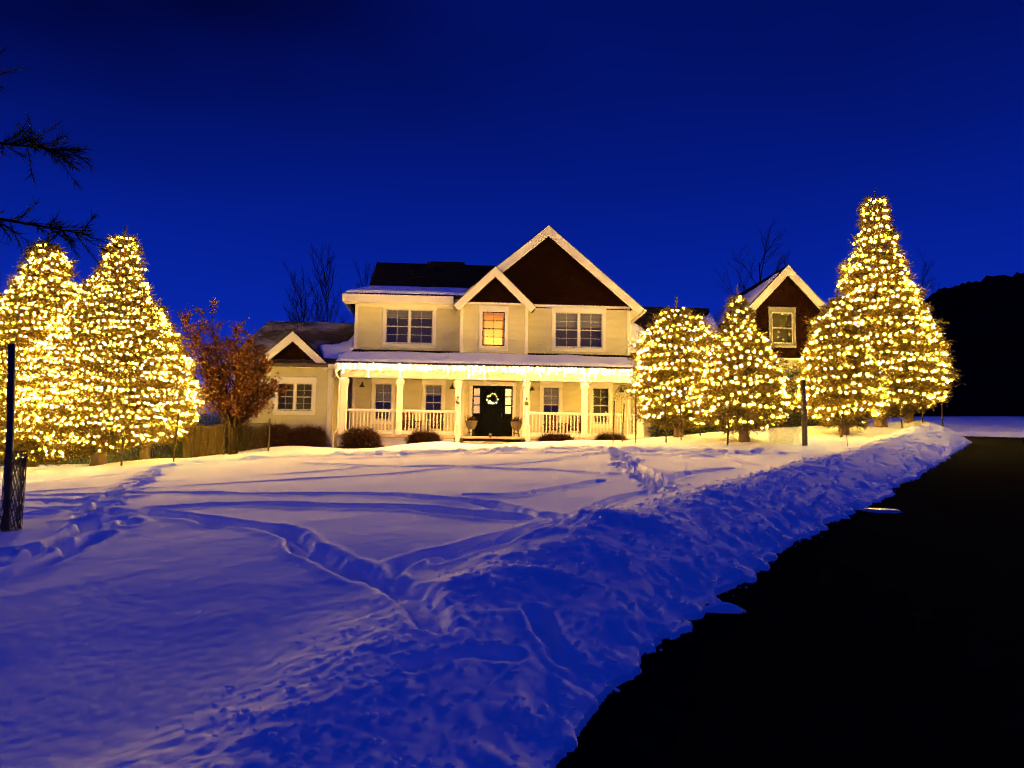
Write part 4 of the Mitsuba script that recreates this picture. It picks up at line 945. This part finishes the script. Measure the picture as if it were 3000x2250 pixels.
def brown_tree():
    x, y = -9.95, 27.0; z = gz(x, y) - .1; k = 'deciduous_tree'
    rg = np.random.default_rng(3); segs, tips = [], []
    trunk = np.array([(x, y, z), (x - .02, y, z + .5), (x - .05, y, z + 1.05)])
    add(k + '__trunk', tube(trunk, np.array([.175, .15, .165]), 10), 'm_dark_bark', True)
    top = trunk[-1]
    ends = [(-2.0, .2, 4.2), (-1.5, -.3, 3.9), (-1.1, .3, 4.6), (-.6, -.3, 3.6), (-.1, .2, 4.1), (.45, -.2, 3.3), (.85, .3, 2.9), (1.3, -.2, 2.1), (1.35, .3, 1.5), (.2, .6, 3.5), (-1.8, -.2, 2.6), (-1.4, .4, 3.0), (-.9, -.7, 3.0), (.6, -.8, 2.4)]
    for e in ends:
        e = np.array(e) * [1, 1, .86]; p1 = top + e * [.45, .45, .38] + rg.normal(0, .06, 3)
        br = spline([top + [0, 0, -.25 * rg.random()], p1, top + e], .12)
        segs.append(tube(br, np.linspace(.075, .012, len(br)), 5, False))
        for j in range(13):
            i = int(len(br) * (.25 + .75 * (j + rg.random()) / 13)) - 1
            d = rg.normal(0, .55, 3) + [0, 0, .55] + (br[i] - br[max(0, i - 3)]) * 2; d /= np.linalg.norm(d)
            L = .35 + .55 * rg.random(); q = br[i] + d * L; m_ = br[i] + d * L * .5 + rg.normal(0, .05, 3)
            segs.append(tube([br[i], m_, q], np.array([.016, .010, .004]), 3, False)); tips += [m_, q, (q + m_) / 2, br[i]]
            for _ in range(3):
                b = q - d * L * .6 * rg.random(); d2 = d + rg.normal(0, .5, 3); q2 = b + d2 / np.linalg.norm(d2) * (.18 + .25 * rg.random())
                segs.append(tube([b, q2], np.array([.007, .003]), 3, False)); tips += [q2, (b + q2) / 2]
    tips = np.array(tips)
    n = 12500; p = tips[rg.integers(0, len(tips), n)] + rg.normal(0, .085, (n, 3))
    keep = rg.random(n) < np.clip(1.15 - .12 * (p[:, 2] - z), .25, 1); p = p[keep]; n = len(p)
    a = rg.normal(size=(n, 3)); a /= np.linalg.norm(a, axis=1, keepdims=True); b = np.cross(a, rg.normal(size=(n, 3))); b /= np.linalg.norm(b, axis=1, keepdims=True)
    s = (.030 + .025 * rg.random((n, 1)))
    V = np.stack([p - a * s * 1.5, p + b * s * .8, p + a * s * 1.5, p - b * s * .8 + np.cross(a, b) * s * .5], 1).reshape(-1, 3); i = np.arange(n)[:, None] * 4
    add(k + '__branches', cat(segs), 'm_dark_bark')
    kk = add(k + '__leaves', trimesh.Trimesh(V, np.vstack([i + [0, 1, 2], i + [0, 2, 3]]), process=False), 'm_brown_leaf'); labels[kk] = {'kind': 'stuff'}
    tag(k, 'tree with withered brown leaves in front of the left wing', 'tree')
brown_tree()

def bare(key, x, y, Ht, seed, label, bsdf='m_dark_bark', zoff=0, **kw):
    k = numbered(key)
    segs, tips = limb_tree((x, y, base(np.array(x), np.array(y)) + zoff), Ht, seed, **kw)
    add(k + '__trunk', tube(segs[0][0], segs[0][1], segs[0][2]), bsdf, True)
    add(k + '__branches', cat([tube(p, r, n, False) for p, r, n in segs[1:]]), bsdf)
    tag(k, label, 'tree')
kw = dict(levels=3, spread=.5, r_=.06, first=.22, kids=(34, 12, 8), up=.6, shrink=.27)
bare('aspen_tree', -14.2, 58, 15.0, 1, 'tall thin leafless aspen behind the house, tallest of the group left of the main roof', **kw)
bare('aspen_tree', -15.6, 60, 13.6, 2, 'leafless aspen left of the tallest one behind the wing roof', **kw)
bare('aspen_tree', -12.8, 60, 13.0, 3, 'leafless aspen close to the left end of the main roof', **kw)
bare('aspen_tree', -17.5, 62, 10.5, 4, 'short leafless aspen behind the brown leafed tree and wing roof', **kw)
bare('bare_tree', 21.5, 64, 14.2, 5, 'dark leafless tree behind the house between the two right gables', 'm_dark_bark', 0, levels=4, spread=.6, r_=.11, first=.35, kids=(9, 6, 5, 4), up=.35, shrink=.42)
bare('bare_tree', 38.5, 70, 14.0, 6, 'dark leafless tree on the slope behind the tallest spruce', 'm_dark_bark', 1.2, levels=4, spread=.6, r_=.11, first=.3, kids=(10, 7, 5, 4), up=.3, shrink=.42)

# overhanging tree whose trunk is out of frame at the left
def overhang():
    k = 'pine_tree'; rg = np.random.default_rng(17)
    x, y = -11.6, 11.5; z = base(np.array(x), np.array(y))
    add(k + '__trunk', tube([(x, y, z - .1), (x + .1, y, z + 3), (x, y, z + 6), (x + .1, y, z + 9.5)], np.array([.26, .22, .16, .04]), 9), 'm_dark_bark', True)
    limbs, V, F, at = [], [], [], 0
    for h, ex, ey, ez in ((5.2, -6.65, 11.6, 5.05), (6.2, -7.0, 11.4, 6.35), (6.9, -8.0, 11.0, 7.3), (5.5, -14.5, 12.5, 5.6), (6.8, -14, 10.5, 7.2), (4.0, -8.9, 10.6, 4.0)):
        br = spline([(x, y, z * 0 + h), ((x + ex) / 2, (y + ey) / 2, (h + ez) / 2 + .25), (ex, ey, ez)], .1)
        limbs.append(tube(br, np.linspace(.07, .008, len(br)), 5, False))
        for j in range(60):
            i = int(len(br) * (.3 + .69 * rg.random())); d = rg.normal(0, .45, 3) + (br[min(i + 1, len(br) - 1)] - br[i - 1]) * 3 + [0, 0, -.1]; d /= np.linalg.norm(d)
            L = .25 + .45 * rg.random(); limbs.append(tube([br[i], br[i] + d * L], np.array([.009, .004]), 3, False))
            p = br[i] + d * L * rg.random((40, 1)); v, f = blades(p, np.tile(d, (40, 1)), rg, .13, .006, 1.3); V.append(v); F.append(f + at); at += len(v)
    add(k + '__branches', cat(limbs), 'm_dark_bark'); add(k + '__needles', trimesh.Trimesh(np.vstack(V), np.vstack(F), process=False), 'm_dark_needles')
    tag(k, 'dark pine boughs reaching in from the left above the lit spruces', 'tree')
overhang()

# ------------------------------------------------------------------ fences, stakes, netting
rng = np.random.default_rng(4)
def fence_boards():
    k = 'board_fence'; x = -21.0; i = 0; rails = []
    line = lambda x: 28.6 + (x + 12) * .02
    while x < -11.9:
        y = line(x); z = gz(x, y); w = .135 + .01 * rng.random(); top = 2.50 + .012 * (x + 12) + rng.normal(0, .012)
        add(f'{k}__plank' + (f'_{i:03d}' if i else ''), cbox(x, x + w, y - .012 + rng.normal(0, .004), y + .012, z - .1, top, .004), 'm_fence_board')
        if i % 16 == 0:
            add(numbered(f'{k}__post'), cbox(x - .05, x + .05, y + .065, y + .165, z - .2, top + .05), 'm_fence_board')
        x += w + .012; i += 1
    for zo in (.35, 1.2): add(numbered(f'{k}__rail'), hexa([(-21, line(-21) + .02, 1.0 + zo), (-12, line(-12) + .02, 1.15 + zo), (-12, line(-12) + .06, 1.15 + zo), (-21, line(-21) + .06, 1.0 + zo), (-21, line(-21) + .02, 1.09 + zo), (-12, line(-12) + .02, 1.24 + zo), (-12, line(-12) + .06, 1.24 + zo), (-21, line(-21) + .06, 1.09 + zo)]), 'm_fence_board')
    tag(k, 'dark green board fence behind the lit spruces on the left', 'fence')
fence_boards()

def strands(p00, p10, p11, p01, nu, nv, r_, diag=False):
    """Wire mesh in a quad: thin prisms."""
    p00, p10, p11, p01 = (np.asarray(p, float) for p in (p00, p10, p11, p01)); ms = []
    P = lambda s, t: (p00 * (1 - s) + p10 * s) * (1 - t) + (p01 * (1 - s) + p11 * s) * t
    if diag:
        q = nv / nu
        for i in range(-nv, nu + nv):
            for sg in (1, -1):
                s0, t0, s1, t1 = i / nu, 0., (i + sg * nv) / nu, 1.
                pts = [(s0 + (s1 - s0) * w, w) for w in np.linspace(0, 1, 9)]; pts = [p for p in pts if -1e-6 <= p[0] <= 1 + 1e-6]
                if len(pts) > 1: ms.append(tube([P(*p) for p in pts], r_, 3, False))
    else:
        for i in range(nu + 1): ms.append(tube([P(i / nu, 0), P(i / nu, .5), P(i / nu, 1)], r_, 3, False))
        for j in range(nv + 1): ms.append(tube([P(0, j / nv), P(.5, j / nv), P(1, j / nv)], r_, 3, False))
    return cat(ms)

# wire fence with brown netting before the left wing
def wire_fence():
    k = 'wire_fence'; posts = [(-11.7, 27.6), (-10.75, 28.2), (-9.3, 28.9)]
    pp = [np.array([x, y, gz(x, y)]) for x, y in posts]
    for p, h in zip(pp, (1.35, 1.2, 1.25)):
        add(numbered(k + '__post'), tube([p - [0, 0, .2], p + [0, 0, h]], .032, 7), 'm_stake')
    a, b = pp[0], pp[1]                                             # brown cloth on the first bay
    S, Q = np.meshgrid(np.linspace(-.25, 1, 60), np.linspace(0, 1, 10), indexing='ij')
    g = a + (b - a) * S[..., None]; g[..., 2] += .02 + Q * (1.12 + .03 * np.sin(S * 9)); g[..., 1] += .03 * np.sin(S * 31 + Q) * (1 - Q * .4)
    i, j = np.meshgrid(np.arange(59), np.arange(9), indexing='ij'); q = (i * 10 + j).ravel()
    add(k + '__cloth', trimesh.Trimesh(g.reshape(-1, 3), np.vstack([np.stack([q, q + 10, q + 11], 1), np.stack([q, q + 11, q + 1], 1)]), process=False), 'm_burlap', True)
    kk = add(k + '__netting', strands(pp[1] + [0, 0, .03], pp[2] + [0, 0, .03], pp[2] + [0, 0, 1.08], pp[1] + [0, 0, 1.1], 44, 26, .0045), 'm_net'); labels[kk] = {'kind': 'stuff'}
    for a, b in ((0, 1), (1, 2)): add(numbered(k + '__top_wire'), tube([pp[a] + [0, 0, 1.11], pp[b] + [0, 0, 1.09]], .010, 5), 'm_stake')
    tag(k, 'low wire fence with brown cloth and netting before the left wing', 'fence')
wire_fence()

# garden fence with diamond netting between a wooden post and the spruce
wpz = gz(9.4, 24.0)
add('wooden_post', tube([(9.36, 24.0, wpz - .2), (9.37, 24.0, wpz + 1), (9.33, 24.0, wpz + 2.1)], .085, 10), 'm_post_wood', True)
tag('wooden_post', 'thick weathered wooden post between the two pairs of spruces at the right', 'post')
ms = strands((8.35, 24.6, gz(8.35, 24.6) + .02), (9.27, 24.05, wpz + .02), (9.27, 24.05, wpz + .98), (8.35, 24.6, gz(8.35, 24.6) + .95), 22, 22, .0040, True)
add('netting', cat([ms, tube([(9.27, 24.05, wpz + .98), (8.35, 24.6, gz(8.35, 24.6) + .95)], .008, 4)]), 'm_net')
tag('netting', 'diamond mesh netting tied to the left side of the wooden post', 'netting')

def stake(x, y, h, label, r_=.024, lean=(0, 0), bsdf='m_stake', tip=False, foot=False):
    k = numbered('stake'); z = gz(x, y); t = np.array([x + lean[0], y + lean[1], z + h])
    add(k + '__rod', tube([(x, y, z - .25), (x + lean[0] * .5, y + lean[1] * .5, z + h * .5), t], r_, 6), bsdf)
    if foot: add(k + '__plate', cbox(x - .05, x + .05, y - .012, y + .012, z - .02, z + .08, .004), bsdf)
    if tip: add(k + '__cap', tube([t - [0, 0, .12], t + [0, 0, .02]], r_ * 1.25, 6), 'm_trim')
    tag(k, label, 'stake')
stake(3.71, 27.5, 1.57, 'left stake of the three around the netted bush by the porch', lean=(.06, 0))
stake(4.13, 28.0, 1.55, 'white tipped middle stake around the netted bush by the porch', lean=(.08, 0), tip=True)
stake(4.47, 27.0, 1.90, 'right and tallest stake around the netted bush by the porch')
stake(5.25, 25.5, 1.60, 'dark stake left of the trunk of the round topped spruce', lean=(-.03, 0))
stake(5.88, 26.0, 1.45, 'dark stake just before the trunk of the round topped spruce', lean=(-.05, 0))
stake(6.91, 27.5, .98, 'short stake between the trunks of the two smaller right spruces')
stake(7.04, 24.5, 1.68, 'dark stake in front of the small pointed spruce', .028, (.06, 0))
stake(11.41, 26.0, 2.3, 'tall stake in front of the domed spruce', .03, (-.05, 0), foot=True)
stake(10.51, 23.5, .82, 'thin short rod in the snowbank right of the wooden post', .010, (-.06, 0))
stake(14.84, 28.5, 1.85, 'dark stake right of the tallest spruce trunk', lean=(-.1, 0))
stake(15.9, 29.0, 1.75, 'dark stake below the right half of the tallest spruce', lean=(-.03, 0))
stake(16.95, 29.5, 1.80, 'rightmost stake at the roadside', .03)
stake(-11.85, 23.0, 1.55, 'dark stake in front of the tallest left spruce trunk', .03)
stake(-15.0, 23.3, 1.7, 'dark stake below the leftmost spruce', .028, (.05, 0))
stake(-10.55, 23.6, 1.55, 'thin dark stake right of the tallest left spruce', .022, (.08, 0))
# light net over a small bush by the porch
net = []
for a in np.linspace(0, math.pi, 15):
    net.append(tube([(4.08 + .38 * math.cos(a) * w, 27.5 + .38 * math.sin(a) * w, gz(4.1, 27.5) + 2.12 - .5 * w * w) for w in np.linspace(-1, 1, 13)], .0028, 3, False))
for w in (.3, .55, .75, .9, 1.0): net.append(tube([(4.08 + .38 * w * math.cos(a), 27.5 + .38 * w * math.sin(a), gz(4.1, 27.5) + 2.12 - .5 * w * w) for a in np.linspace(0, 6.283, 25)], .0028, 3, False))
for a in np.linspace(0, 6.283, 25)[:-1]: net.append(tube([(4.08 + .38 * math.cos(a), 27.5 + .38 * math.sin(a), gz(4.1, 27.5) + 1.62), (4.08 + .36 * math.cos(a), 27.5 + .36 * math.sin(a), gz(4.1, 27.5) + .3)], .0022, 3, False))
add('bird_netting', cat(net), 'm_net'); tag('bird_netting', 'faint domed netting over the three stakes by the porch', 'netting', kind='stuff')

# black post with a roll of wire at the near left
x, y = -5.85, 8.87; z = gz(x, y)
add('fence_post__rod', tube([(x, y, z - .3), (x - .05, y, z + 1.1), (x - .12, y, z + 2.18)], .042, 8), 'm_black_metal', True)
roll = []
for i in range(30):
    a0 = i / 30 * 6.283
    for sg in (1, -1): roll.append(tube([(x + .04 + (.10 + .02 * math.sin(i * 2.1)) * math.cos(a0 + sg * w * 2.6), y + .10 * math.sin(a0 + sg * w * 2.6), z - .03 + .95 * w) for w in np.linspace(0, 1, 14)], .0045, 3, False))
add('fence_post__wire_roll', cat(roll), 'm_black_metal')
tag('fence_post', 'black metal post with a roll of wire mesh at its foot, nearest the camera', 'post')

# repeats carry their group
GROUPS = {'spruce_tree': 'lit spruces on both sides of the house', 'string_lights': 'string lights wound round the spruces', 'stake': 'stakes in the snow around the spruces', 'bush': 'bushes along the house front',
          'hedge': 'evergreen hedges below the garage', 'porch_chair': 'dark red chairs on the porch', 'planter': 'urn planters beside the front door', 'ornament': 'ornaments on the porch columns',
          'aspen_tree': 'leafless aspens behind the house', 'bare_tree': 'dark leafless trees behind the house', 'roof_snow': 'snow lying on the roofs'}
for key_, e_ in labels.items():
    stem_ = key_[:-4] if key_[-4:-3] == '_' and key_[-3:].isdigit() else key_
    if '__' not in key_ and stem_ in GROUPS and e_.get('label'):
        e_['group'] = GROUPS[stem_]
